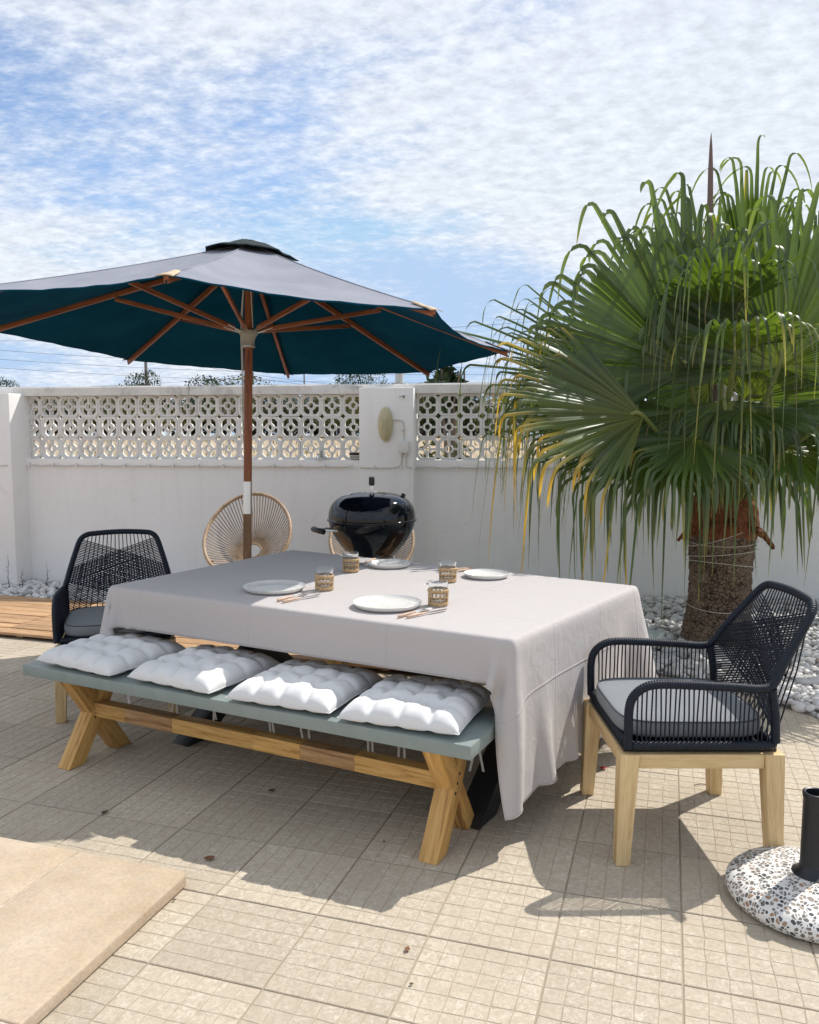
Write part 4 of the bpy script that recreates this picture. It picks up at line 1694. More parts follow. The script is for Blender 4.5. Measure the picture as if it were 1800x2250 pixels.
# ------------------------------------------------------------------ what stands on the cloth
def build_tableware():
    zt = TABLE_Z + 0.0075
    spots = {'A': (at_z(603, 1295, .77), 0.142, 'large off-white plate half in the parasol shade, left of the others'), 'B': (at_z(851, 1331, .77), 0.142, 'large off-white plate nearest the camera on the sunny cloth'),
             'C': (at_z(855, 1243, .77), 0.117, 'off-white plate on the far side in front of the kettle grill'), 'D': (at_z(1069, 1266, .77), 0.114, 'off-white plate under dappled palm shade at the far right')}
    for k, (p, r, lab) in spots.items():
        t = thing('dinner_plate', lab, 'plate', (p.x, p.y, zt), 0, 'plates laid on the table')
        prof = [(0, 0.006), (0.45 * r, 0.0052), (0.82 * r, 0.0065), (0.91 * r, 0.0095), (0.975 * r, 0.019), (0.99 * r, 0.0215), (1.0 * r, 0.0205), (0.985 * r, 0.014), (0.90 * r, 0.003), (0.84 * r, 0.0), (0, 0.0)]
        MB().lathe(prof, 64).build('dish', 'plate_glaze', t, 45)
        MB().lathe([(0.70 * r, 0.0066), (0.71 * r, 0.0072), (0.72 * r, 0.0068)], 64).build('glaze_ring', 'plate_glaze', t, 45)
    # tumblers in rattan sleeves
    prof = [(0, 0.001), (0.034, 0.0), (0.0365, 0.003), (0.0372, 0.010), (0.0405, 0.098), (0.0412, 0.100), (0.0395, 0.100), (0.0388, 0.098), (0.0352, 0.016), (0.033, 0.012), (0, 0.011)]
    glass = MB().lathe(prof, 36).mesh('glass', 'clear_glass', 40)
    rad = lambda z: 0.0372 + (0.0405 - 0.0372) * (z - .01) / .088
    mb = MB()
    for z0, z1, th in ((0.001, 0.018, .004), (0.057, 0.070, .004), (0.034, 0.040, .003)):
        pr = []
        m = 7
        for i in range(m + 1):
            t = i / m
            z = z0 + (z1 - z0) * t
            pr.append((rad(max(z, .003)) + 0.0012 + th * math.sin(PI * t) ** .5 if 0 < i < m else rad(z) + 0.0012, z))
        sgs = 48
        base = MB().lathe(pr, sgs)
        for vi, v in enumerate(base.v):
            a = math.atan2(v[1], v[0])
            w = 1 + 0.02 * math.sin(a * 13 + vi // sgs * 1.7) + 0.012 * math.sin(a * 29)
            base.v[vi] = (v[0] * w, v[1] * w, v[2] + 0.0008 * math.sin(a * 9))
        mb.add(base.v, base.f)
    for k in range(14):
        for sg in (1, -1):
            pts = []
            for i in range(9):
                t = i / 8
                z = 0.014 + t * 0.046
                tri = (t * 2) % 1 if t < 1 else 1
                a = 2 * PI * k / 14 + sg * (0.26 * (1 - abs(2 * tri - 1)) - .13)
                r_ = rad(z) + 0.0028
                pts.append((r_ * math.cos(a), r_ * math.sin(a), z))
            mb.tube(pts, 0.0017, 5)
    sleeve = mb.mesh('rattan_sleeve', 'rattan', 50)
    for p, lab in ((at_z(713, 1297, .765), 'tumbler beside the plate that is half in shade'), (at_z(963, 1331, .765), 'tumbler nearest the camera, beside the front sunny plate'), (at_z(771, 1257, .765), 'tumbler at the shade edge before the grill'),
                   (at_z(984, 1279, .765), 'tumbler behind the nearest one, beside the dappled plate')):
        t = thing('tumbler', 'glass ' + lab + ' in a woven rattan sleeve', 'glass', (p.x, p.y, zt), rng.uniform(0, 6), 'tumblers in rattan sleeves')
        put('glass', glass, t)
        put('sleeve', sleeve, t)
    # cutlery: local x from handle end to tip
    L = 0.205
    hb = MB().tube([(0, 0, 0.007), (0.003, 0, 0.007), (0.05, 0, 0.0075), (0.095, 0, 0.008), (0.105, 0, 0.008)], [0.0035, 0.0058, 0.0055, 0.0045, 0.0038], 10)
    handle = hb.mesh('handle', 'handle_wood', 60)
    fk = MB().tube([(0.104, 0, 0.008), (0.13, 0, 0.0105), (0.148, 0, 0.010)], [0.0030, 0.0024, 0.003], 8)
    P = []
    for i in range(7):
        t = i / 6
        x = 0.146 + t * 0.028
        hw = 0.0035 + 0.0085 * math.sin(min(1, t * 1.4) * PI / 2)
        P.append([(x, hw * s_, 0.010 - 0.006 * t + 0.002 * abs(s_) * math.sin(t * PI)) for s_ in (-1, -.5, 0, .5, 1)])
    fk.grid(P)
    P2 = [[(a, b, c - .0016) for a, b, c in row] for row in P]
    fk.grid(P2)
    for k in range(4):
        y = -0.0100 + k * 0.00667
        fk.tube([(0.172, y, 0.0035), (0.188, y, 0.003), (0.205, y * .96, 0.007)], [0.0019, 0.0017, 0.0009], 6)
    fork = fk.mesh('fork_head', 'cutlery_steel', 50)
    kb = MB()
    kb.tube([(0.104, 0, 0.008), (0.118, 0, 0.0075)], [0.0034, 0.0036], 8)
    prof = [(0.117, -0.006), (0.135, -0.0085), (0.19, -0.009), (0.212, -0.004), (0.222, 0.004), (0.20, 0.0055), (0.117, 0.005)]
    kb.prism(prof, 0.0062, 0.0078)
    knife = kb.mesh('knife_blade', 'cutlery_steel', 30)
    zc = TABLE_Z + 0.0065
    r2 = lambda x, y: at_z(500 + x / 2.464, 1180 + y / 2.464, .768)
    sets = [('fork', r2(270, 350), r2(485, 295), 'beside the plate half in shade'), ('knife', r2(297, 357), r2(518, 313), 'beside the plate half in shade'),
            ('fork', r2(925, 438), r2(1138, 380), 'beside the plate nearest the camera'), ('knife', r2(970, 440), r2(1195, 395), 'beside the plate nearest the camera'),
            ('fork', r2(800, 122), r2(715, 156), 'left of the far plate by the grill'), ('knife', r2(790, 130), r2(722, 152), 'left of the far plate by the grill'),
            ('fork', r2(1322, 178), r2(1243, 190), 'between the far tumbler and the dappled plate'), ('knife', r2(1318, 172), r2(1246, 180), 'between the far tumbler and the dappled plate')]
    for kind, a, b, where in sets:
        an = math.atan2(b.y - a.y, b.x - a.x)
        t = thing(kind, 'wooden handled steel %s %s' % (kind, where), kind, (a.x, a.y, zc), an, 'cutlery on the table')
        put('handle', handle, t)
        put('head' if kind == 'fork' else 'blade', fork if kind == 'fork' else knife, t)


build_tableware()


# ================================================================== BENCHES AND CUSHIONS
B0, B1 = Vector((-1.727, 3.572, 0)), Vector((0.2016, 2.604, 0))    # front edge, left and right
BU = (B1 - B0).normalized()
BV = Vector((-BU.y, BU.x, 0))
BL = (B1 - B0).length
BW = 0.40
BA = math.atan2(BU.y, BU.x)
SEAT_Z = 0.45


def make_bench(label, front_left, ang):
    """local x along the bench from its left end, local y away from the front edge"""
    t = thing('bench', label, 'bench', front_left, ang, 'wooden benches at the table')
    MB().box(0, BL, 0, BW, SEAT_Z - 0.048, SEAT_Z).build('seat', 'bench_paint', t, 35, 0.003)
    h1 = SEAT_Z - 0.0495
    for x in (0.215, BL - 0.165):
        w = 0.036
        hw = 0.050
        sheared('leg', [(x - w, 0.045 - hw * .6, 0.001), (x + w, 0.045 - hw * .6, 0.001), (x + w, 0.045 + hw * 1.2, 0.001), (x - w, 0.045 + hw * 1.2, 0.001)],
                [(x - w, BW - .10 - hw * .6, h1), (x + w, BW - .10 - hw * .6, h1), (x + w, BW - .10 + hw * 1.2, h1), (x - w, BW - .10 + hw * 1.2, h1)], 'acacia', t, 0.004)
        w = 0.034
        for part, (za, zb) in enumerate(((0.001, h1 - .001),)):
            sheared('leg', [(x - w, BW - .075 - hw * .6, za), (x + w, BW - .075 - hw * .6, za), (x + w, BW - .075 + hw * 1.2, za), (x - w, BW - .075 + hw * 1.2, za)],
                    [(x - w, 0.06 - hw * .6, zb), (x + w, 0.06 - hw * .6, zb), (x + w, 0.06 + hw * 1.2, zb), (x - w, 0.06 + hw * 1.2, zb)], 'acacia', t, 0.004)
        for dz in (-.03, 0.0, .03):
            MB().lathe([(0, 0), (0.006, 0), (0.0055, .0016), (0, .0018)], 12).xform(Matrix.Translation((x + .0365, BW / 2 + dz * .6 - .01, .225 + dz)) @ Matrix.Rotation(PI / 2, 4, 'Y')).build('bolt', 'plastic_black', t, 40)
    x0, x1 = 0.215 + .037, BL - 0.165 - .037
    st = put('stretcher', None, t)
    cuts = [0, 0.11, 0.27, 0.52, 0.655, 0.80, 1.0]
    for i in range(6):
        a, b = x0 + (x1 - x0) * cuts[i], x0 + (x1 - x0) * cuts[i + 1]
        bar('wood_block', (a + .0003, BW / 2 - .005, 0.232), (b - .0003, BW / 2 - .005, 0.232), 0.060 + .0006 * (i % 2), 0.062 + .0006 * (i % 2), 'acacia_dark' if i in (1, 4) else 'acacia', st, bevel=0.0015)
    return t


make_bench('grey-green bench with crossed wooden legs in front of the table, carrying four white cushions', B0, BA)
b2 = TC + TU * (1.09 - BL) + TV * 0.70
make_bench('second grey-green bench, mostly hidden on the far side of the table', Vector((b2.x, b2.y, 0)), TA)


def cushion_mesh(seed, w=0.42, d=0.42, T=0.058):
    """tufted square cushion, both faces, with seams and tie ribbons separate"""
    r = random.Random(seed)
    n = 52
    tufts = [(a, b) for a in (-.5, 0.0, .5) for b in (-.48, .02, .5)]
    tufts = [(a + r.uniform(-.04, .04), b + r.uniform(-.04, .04)) for a, b in tufts]
    off = Vector((seed * 5.1, 2.2, 0.7))

    def surf(u, v, side):
        pu, pv = 1 - abs(u) ** 4.6, 1 - abs(v) ** 4.6
        edge = max(0.0, pu) ** .50 * max(0.0, pv) ** .50
        # outline: edges drawn in between pointed corners
        x = u * w / 2 * (1 - 0.030 * (1 - v * v)) * (1 + .012 * mnoise.noise(Vector((v * 3, 1, seed))))
        y = v * d / 2 * (1 - 0.030 * (1 - u * u)) * (1 + .012 * mnoise.noise(Vector((u * 3, 5, seed))))
        dent = 0
        for a, b in tufts:
            q = (u - a) ** 2 + (v - b) ** 2
            dent = max(dent, .95 * math.exp(-q / 0.022))
            dent = max(dent, .45 * math.exp(-q / 0.075))
        # creases running between neighbouring tufts and out to the edge
        for a in (-.5, 0, .5):
            du = abs(u - a - .03 * mnoise.noise(Vector((v * 2, a * 3, seed))))
            dent = max(dent, 0.60 * math.exp(-du * du / 0.0055) * (0.75 + .3 * math.cos((v) * PI * 2)))
        for b in (-.48, .02, .5):
            dv = abs(v - b - .03 * mnoise.noise(Vector((u * 2, b * 3, seed + 2))))
            dent = max(dent, 0.54 * math.exp(-dv * dv / 0.0055) * (0.75 + .3 * math.cos((u) * PI * 2)))
        h = T * edge * (1 - 0.72 * dent)
        h += edge * 0.0050 * mnoise.noise(Vector((u * 4.5, v * 4.5, 0)) + off) + edge * 0.0012 * mnoise.noise(Vector((u * 13, v * 9, 3)) + off)
        # puckers along the seam
        rim = (1 - min(pu, 1) * min(pv, 1)) * edge
        h += rim * 0.0016 * math.sin((u - v) * 26 + seed)
        return (x, y, 0.024 + max(0, h) * (1 if side > 0 else -0.36))
    ts = [math.sin((i / n * 2 - 1) * PI / 2) * .35 + (i / n * 2 - 1) * .65 for i in range(n + 1)]
    mb = MB()
    mb.grid([[surf(a, b, 1) for b in ts] for a in ts])
    mb.grid([[surf(a, b, -1) for b in ts[::-1]] for a in ts])
    me = mb.mesh('cushion_body', 'cushion_white', 180, fix=False)
    bm = bmesh.new()
    bm.from_mesh(me)
    bmesh.ops.remove_doubles(bm, verts=bm.verts, dist=0.0004)
    bmesh.ops.recalc_face_normals(bm, faces=bm.faces)
    zmin = min(v.co.z for v in bm.verts)
    for v in bm.verts:
        v.co.z -= zmin
    bm.to_mesh(me)
    bm.free()
    me.polygons.foreach_set('use_smooth', [True] * len(me.polygons))
    seam = []
    for a in ts:
        seam.append(surf(a, -1, 1))
    for b in ts[1:]:
        seam.append(surf(1, b, 1))
    for a in ts[::-1][1:]:
        seam.append(surf(a, 1, 1))
    for b in ts[::-1][1:-1]:
        seam.append(surf(-1, b, 1))
    seam = [(x, y, z - zmin) for x, y, z in seam]
    sm = MB().tube(seam, 0.0022, 5, closed=True).mesh('piping', 'cushion_white', 60)
    return me, sm


def build_cushions():
    labs = ['fully shaded white tufted cushion at the left end of the bench', 'white tufted cushion second from the left end of the bench', 'white tufted cushion second from the right end of the bench', 'white tufted cushion at the right end of the bench, nearest the camera']
    spec = [(0.325, 0.225, -4), (0.86, 0.225, -3), (1.375, 0.215, 3), (1.862, 0.222, 5)]
    for i, (x, y, a) in enumerate(spec):
        me, sm = cushion_mesh(i + 1, 0.45 if i else 0.48, 0.45, 0.076)
        p = B0 + BU * x + BV * y
        t = thing('seat_cushion', labs[i], 'cushion', (p.x, p.y, SEAT_Z + 0.0008), BA + R(a), 'white cushions on the bench')
        put('body', me, t)
        put('piping', sm, t)
        # tie ribbons hanging at the back through the gap behind the seat
        for sx in (-.17, .15):
            for k in range(2):
                q = []
                r = random.Random(i * 9 + k + int(sx * 100))
                x0 = sx + k * 0.022
                y1 = BW - y + 0.02
                mb = MB()
                path = [(x0, 0.19, 0.012), (x0, y1 - .006, 0.006), (x0 + .002, y1 + .004, -0.02), (x0 + r.uniform(-.01, .02), y1 + .004, -0.14), (x0 + r.uniform(-.02, .03), y1 + .006, -0.27 - r.uniform(0, .05))]
                pp = smooth_path(path, 5)
                mb.grid([[(a_ - .005, b_, c_), (a_ + .005, b_ + .001, c_)] for a_, b_, c_ in pp])
                o = mb.build('tie_ribbon', 'cushion_white', t, 60, fix=False)
                md = o.modifiers.new('solid', 'SOLIDIFY')
                md.thickness = 0.0015


build_cushions()


# ================================================================== ROPE ARMCHAIRS
def make_armchair(label, loc, rz):
    """local x forward, y to the sitter's left"""
    t = thing('rope_armchair', label, 'armchair', loc, rz, 'navy rope armchairs')
    # wooden base
    for sx in (1, -1):
        for sy in (1, -1):
            x1, y1 = sx * 0.245, sy * 0.265
            x0, y0 = sx * 0.262, sy * 0.278
            w1, w0 = 0.033, 0.024
            bot = [(x0 - w0, y0 - w0, .001), (x0 + w0, y0 - w0, .001), (x0 + w0, y0 + w0, .001), (x0 - w0, y0 + w0, .001)]
            top = [(x1 - w1, y1 - w1, .392), (x1 + w1, y1 - w1, .392), (x1 + w1, y1 + w1, .392), (x1 - w1, y1 + w1, .392)]
            sheared('leg', bot, top, 'pale_wood', t, 0.003)
    for sy in (1, -1):
        bar('side_rail', (-0.2125, sy * 0.272, .366), (0.2125, sy * 0.272, .366), 0.036, 0.050, 'pale_wood', t)
    bar('front_rail', (0.252, -0.2325, .366), (0.252, 0.2325, .366), 0.034, 0.050, 'pale_wood', t)
    bar('rear_rail', (-0.252, -0.2325, .366), (-0.252, 0.2325, .366), 0.034, 0.050, 'pale_wood', t)
    for sy in (1, -1):     # corner braces at the front
        bar('corner_brace', (0.235, sy * 0.19, .352), (0.19, sy * 0.25, .352), 0.02, 0.03, 'pale_wood', t, bevel=.002)
    MB().box(-0.262, 0.262, -0.268, 0.268, 0.393, 0.405).build('seat_board', 'plastic_black', t, 35, 0.002)
    # rope wrapped frame
    pitch = 0.0085

    def wrapped(mb, pts, r=0.0150, closed=False):
        pts = resample(pts, pitch / 4)
        rad = [r + 0.0019 * (0.5 - 0.5 * math.cos(2 * PI * i / 4)) - .0006 for i in range(len(pts))]
        mb.tube(pts, rad, 9, closed=closed)
    side = [(0.250, 0.285, 0.412), (0.252, 0.288, 0.47), (0.252, 0.289, 0.545), (0.240, 0.289, 0.590), (0.205, 0.289, 0.622), (0.155, 0.289, 0.634), (0.05, 0.289, 0.632), (-0.10, 0.288, 0.624), (-0.195, 0.286, 0.618),
            (-0.238, 0.280, 0.636), (-0.280, 0.262, 0.706), (-0.345, 0.234, 0.800), (-0.385, 0.213, 0.858), (-0.402, 0.185, 0.884), (-0.410, 0.14, 0.893), (-0.413, 0.0, 0.899)]
    full = side + [(x, -y, z) for x, y, z in side[-2::-1]]
    mb = MB()
    wrapped(mb, smooth_path(full, 10))
    mb.build('arm_and_back_frame', 'rope_navy', t, 60)
    mb = MB()
    ringp = []
    for cx, cy, a0 in ((0.22, 0.255, 0), (-0.22, 0.255, 90), (-0.22, -0.255, 180), (0.22, -0.255, 270)):
        for k in range(6):
            a = R(a0 + 90 * k / 5)
            ringp.append((cx + .03 * math.cos(a), cy + .03 * math.sin(a), 0.421))
    ringp.append(ringp[0])
    wrapped(mb, ringp, 0.0145)
    mb.build('base_frame', 'rope_navy', t, 60)
    for sy in (1, -1):
        mb = MB()
        wrapped(mb, [(-0.250, sy * 0.282, 0.43), (-0.244, sy * 0.284, 0.53), (-0.230, sy * 0.284, 0.615)], 0.0150)
        mb.build('rear_post', 'rope_navy', t, 60)
    # side ropes
    r = random.Random(5)
    for sy in (1, -1):
        mb = MB()
        for k in range(29):
            x = 0.222 - k * 0.0157
            zt = 0.632 if x < .16 else 0.634 - (x - .16) ** 2 * 5
            dx = r.uniform(-.0025, .0025)
            mb.tube([(x + dx, sy * 0.2875, zt - .006), (x + r.uniform(-.002, .002), sy * 0.286, .53), (x - dx, sy * 0.285, .426)], 0.0029, 6)
        stuff(mb.build('side_ropes', 'rope_navy', t, 60))
    # back ropes
    edge = [Vector(p) for p in ((-0.250, 0.282, 0.435), (-0.244, 0.284, 0.53), (-0.238, 0.280, 0.632), (-0.280, 0.262, 0.706), (-0.345, 0.234, 0.800), (-0.390, 0.205, 0.866))]
    dl = [0]
    for a, b in zip(edge, edge[1:]):
        dl.append(dl[-1] + (b - a).length)

    def ep(t_):
        s = t_ * dl[-1]
        for i in range(len(edge) - 1):
            if s <= dl[i + 1] + 1e-9:
                return edge[i].lerp(edge[i + 1], (s - dl[i]) / (dl[i + 1] - dl[i]))
        return edge[-1]
    mb = MB()
    nr = 27
    for flip in (1, -1):
        for k in range(nr):
            f = (k + .5) / nr
            a = ep(1.0 - .58 * f)
            b = ep(0.60 - .56 * f)
            a = Vector((a.x, a.y * flip, a.z))
            b = Vector((b.x, -b.y * flip, b.z))
            mid = (a + b) / 2 + Vector((-0.016 + r.uniform(-.004, .004) + .003 * flip, 0, r.uniform(-.003, .003)))
            mb.tube([a, a.lerp(mid, .5), mid, mid.lerp(b, .5), b], 0.0029, 6)
    for k in range(17):
        u = -1 + 2 * k / 16
        a = Vector((-0.412, 0.165 * u, 0.893))
        b = Vector((-0.252, 0.26 * u + r.uniform(-.006, .006), 0.43))
        mid = (a + b) / 2 + Vector((-0.012, 0, 0.0))
        mb.tube([a, a.lerp(mid, .5), mid, mid.lerp(b, .5), b], 0.0029, 6)
    stuff(mb.build('back_ropes', 'rope_navy', t, 60))
    # seat pad with piping
    def se(u, n=5.0):
        return math.copysign(abs(math.cos(u)) ** (2 / n), math.cos(u)), math.copysign(abs(math.sin(u)) ** (2 / n), math.sin(u))
    mb = MB()
    prof = [(0.0, 0.0), (0.93, 0.0), (0.975, 0.004), (0.99, 0.012), (0.995, 0.028), (0.99, 0.044), (0.972, 0.052), (0.93, 0.0555), (0.8, 0.060), (0.5, 0.064), (0.0, 0.065)]
    ns = 96
    rows = []
    for rr, z in prof:
        row = []
        for k in range(ns):
            c, s = se(2 * PI * k / ns)
            row.append((rr * c * 0.258 + 0.008, rr * s * 0.262, 0.4365 + z))
        row.append(row[0])
        rows.append(row)
    mb.grid(rows)
    pad = mb.build('seat_pad', 'seat_pad_grey', t, 50)
    for zz, rr in ((0.4365 + 0.0545, 0.972), (0.4365 + 0.004, 0.975)):
        pts = []
        for k in range(ns):
            c, s = se(2 * PI * k / ns)
            pts.append((rr * c * 0.258 + 0.008, rr * s * 0.262, zz))
        MB().tube(pts, 0.0028, 6, closed=True).build('piping', 'piping_grey', pad, 60)
    return t


make_armchair('navy rope armchair with pale wooden legs at the right end of the table', (0.992, 2.975, 0), R(180))
make_armchair('navy rope armchair in the shade at the left end of the table', (-1.60, 4.42, 0), R(-73))


# ================================================================== PARASOL
def build_parasol():
    base = Vector((-0.985, 4.83, 0))
    t = thing('parasol', 'large wooden parasol with faded grey canopy and dark green underside', 'parasol', base)
    cx, cy, z0, Rr = -0.96, 4.90, 2.03, 1.525
    gx, gy = -0.043, -0.054
    rot = R(-90.7)
    C = Vector((cx, cy, z0)) - base
    top = Vector((cx + 0.02, cy + 0.025, 2.585)) - base
    tips = []
    for k in range(8):
        a = rot + k * PI / 4
        x, y = Rr * math.cos(a), Rr * math.sin(a)
        tips.append(C + Vector((x, y, gx * x + gy * y)))
    axis = Vector((0.018, 0.036, 1))

    def pole(z):
        return Vector((axis.x * z, axis.y * z, z))
    # pole
    def cyl(name, z0_, z1_, r0, mat, segs=20):
        a, b = pole(z0_), pole(z1_)
        M, L = bar_frame(a, b, (0, 1, 0))
        mb = MB().tube([(0, 0, 0), (L, 0, 0)], r0, segs)
        me = mb.mesh(name, mat, 40)
        return put(name, me, t, mat4=M)
    cyl('lower_pole', 0.05, 1.005, 0.0255, 'pole_weathered')
    cyl('ferrule', 1.0, 1.192, 0.0268, 'ferrule_metal')
    cyl('upper_pole', 1.19, 2.56, 0.0245, 'umbrella_wood')
    # base weight, hidden behind the table
    MB().lathe([(0, 0.035), (0.24, 0.035), (0.25, 0.04), (0.25, 0.085), (0.235, 0.10), (0.05, 0.115), (0.035, 0.14), (0.035, 0.36), (0.029, 0.36), (0.029, 0.1), (0, 0.1)], 40).build('base_weight', 'terrazzo', t, 40)
    # runner hub
    rz = 2.035
    p = pole(rz)
    ru = put('runner', MB().lathe([(0.0265, -0.055), (0.034, -0.055), (0.036, -0.045), (0.034, -0.03), (0.036, -0.01), (0.045, 0.012), (0.054, 0.022), (0.054, 0.045), (0.040, 0.05), (0.0265, 0.05)], 28, closed=True).mesh('runner', 'runner_plastic', 40), t, p)
    MB().lathe([(0.0355, -0.051), (0.0385, -0.049), (0.0385, -0.043), (0.0355, -0.041)], 24, closed=True).build('ring', 'ferrule_metal', ru, 40)
    # top hub
    hub = pole(2.50)
    put('top_hub', MB().lathe([(0.025, -0.04), (0.05, -0.03), (0.055, 0.0), (0.05, 0.03), (0.0, 0.04), (0, -.04)], 24).mesh('top_hub', 'umbrella_wood', 40), t, hub)
    hub_top = top
    # ribs and struts
    mids = []
    for k in range(8):
        tip = tips[k]
        a = hub + (tip - hub).normalized() * 0.04 + Vector((0, 0, 0.015))
        e = tip + Vector((0, 0, -0.020))
        d = (e - a)
        rb = bar('rib', a, e + d.normalized() * 0.012, 0.020, 0.030, 'umbrella_wood', t, bevel=0.003)
        MB().tube([(d.length + .010, 0, -.006), (d.length + .018, 0, -.016)], 0.006, 8).build('rib_tip', 'plastic_black', rb, 50)
        m = a.lerp(e, 0.50) + Vector((0, 0, -0.024))
        out = Vector((tip.x - p.x, tip.y - p.y, 0)).normalized()
        s0 = p + out * 0.095 + Vector((0, 0, 0.052))
        side = Vector((-out.y, out.x, 0)) * 0.0
        bar('strut', s0, m, 0.017, 0.026, 'umbrella_wood', t, bevel=0.003)
        lat = Vector((-out.y, out.x, 0)) * 0.008
        e_ = m - (m - s0).normalized() * 0.05
        for g in (1, -1):
            MB().tube([p + out * 0.044 + Vector((0, 0, 0.03)) + lat * g, s0 + (m - s0).normalized() * 0.05 + lat * 1.3 * g], 0.0028, 6).build('strut_bracket', 'ferrule_metal', t, 60)
            MB().tube([e_ + lat * 1.35 * g, m + lat * 1.35 * g + Vector((0, 0, .02))], 0.0026, 6).build('strut_bracket', 'ferrule_metal', t, 60)
    # canopy: one panel between each pair of ribs, edge drawn inwards
    n_u, n_r = 14, 18

    def surf(k, u, rr):
        a, b = tips[k], tips[(k + 1) % 8]
        a = a + (a - hub_top).normalized() * 0.012
        b = b + (b - hub_top).normalized() * 0.012
        q = a.lerp(b, u)
        inward = (Vector((C.x, C.y, q.z)) - q)
        q = q + inward * (0.052 * 4 * u * (1 - u))
        # vent opening at the top
        t_ = 0.055 + 0.945 * rr
        s = hub_top.lerp(q, t_)
        s.z -= 0.030 * math.sin(PI * t_) * 0.6                                       # ribs bow slightly under tension
        s.z -= 0.034 * 4 * u * (1 - u) * math.sin(PI * min(1, t_ * .9)) * t_        # fabric sinks between the ribs
        off = mnoise.noise(Vector((s.x * 2.2, s.y * 2.2, k * 3.3))) * 0.010 * t_
        s.z += off * 4 * u * (1 - u)
        # radial tension folds near the tips
        fold = math.sin(u * PI * 10) * 0.0022 * t_ ** 2
        s.z += fold
        return s
    for k in range(8):
        P = [[surf(k, i / n_u, j / n_r) for i in range(n_u + 1)] for j in range(n_r + 1)]
        o = MB().grid(P).build('canopy_panel', 'canopy_faded', t, 180, fix=False)
        P2 = [[q - Vector((0, 0, 0.0035)) for q in row] for row in P]
        MB().grid([row[::-1] for row in P2]).build('lining', 'canopy_green', o, 180, fix=False)
        MB().tube([P[j][0] + Vector((0, 0, .001)) for j in range(n_r + 1)], 0.0032, 6).build('seam', 'canopy_faded', o, 60)
        hem = [P[-1][i] - Vector((0, 0, .002)) for i in range(n_u + 1)]
        MB().tube(hem, 0.0042, 6).build('edge_hem', 'canopy_green', o, 60)
        # leather pocket at the rib end
        tip = P[-1][0]
        dirv = (tip - hub_top).normalized()
        lat = Vector((-dirv.y, dirv.x, 0)).normalized()
        nn = dirv.cross(lat)
        if nn.z < 0:
            nn = -nn
        mb = MB()
        mb.grid([[tip - dirv * (0.14 * a_) + lat * (0.030 * b_ * (1.2 - a_ * .5)) + nn * (0.005 - .006 * b_ * b_ + .0016 * math.sin(a_ * 9)) for b_ in (-1, -.5, 0, .5, 1)] for a_ in (-.14, 0, .2, .45, .7, 1)])
        o2 = mb.build('corner_pocket', 'pocket_leather' if k in (0, 1) else 'canopy_faded', t, 60, fix=False)
        md = o2.modifiers.new('solid', 'SOLIDIFY')
        md.thickness = 0.003
    # rumpled vent cap
    P = []
    rr_n = 9
    for j in range(rr_n + 1):
        f = j / rr_n
        row = []
        for i in range(49):
            a = 2 * PI * i / 48
            sc = 1 - 0.14 * abs(math.sin(4 * (a - rot)))
            rad = 0.29 * f * sc
            drop = 0.29 * f * sc * 0.37 * f ** .3
            lump = 0.010 * mnoise.noise(Vector((math.cos(a) * 1.8, math.sin(a) * 1.8, f * 2.5))) + 0.010 * f * mnoise.noise(Vector((math.cos(a) * 5, math.sin(a) * 5, 4)))
            x, y = rad * math.cos(a), rad * math.sin(a)
            row.append(top + Vector((x, y, 0.012 - drop + lump + gx * x + gy * y)))
        row[-1] = row[0]
        P.append(row)
    o = MB().grid(P).build('vent_cap', 'cap_fabric', t, 180, fix=False)
    md = o.modifiers.new('solid', 'SOLIDIFY')
    md.thickness = 0.006
    # pull cords
    mb = MB()
    for dx, dy in ((-0.034, -0.012), (-0.043, 0.0)):
        a = p + Vector((dx, dy, 0.10))
        pts = [p + Vector((dx * .3, dy, 0.42)), a, p + Vector((dx, dy, -0.2)), p + Vector((dx * 1.0, dy, -0.55)), p + Vector((dx * .55, dy - .014, -0.82))]
        mb.tube(smooth_path(pts, 6), 0.0028, 6)
    mb.tube(smooth_path([p + Vector((0.03, -.02, 0.06)), p + Vector((0.022, -.02, 0.25)), p + Vector((0.012, -.02, 0.45))], 5), 0.0028, 6)
    mb.build('pull_cord', 'cord_white', t, 60)


build_parasol()


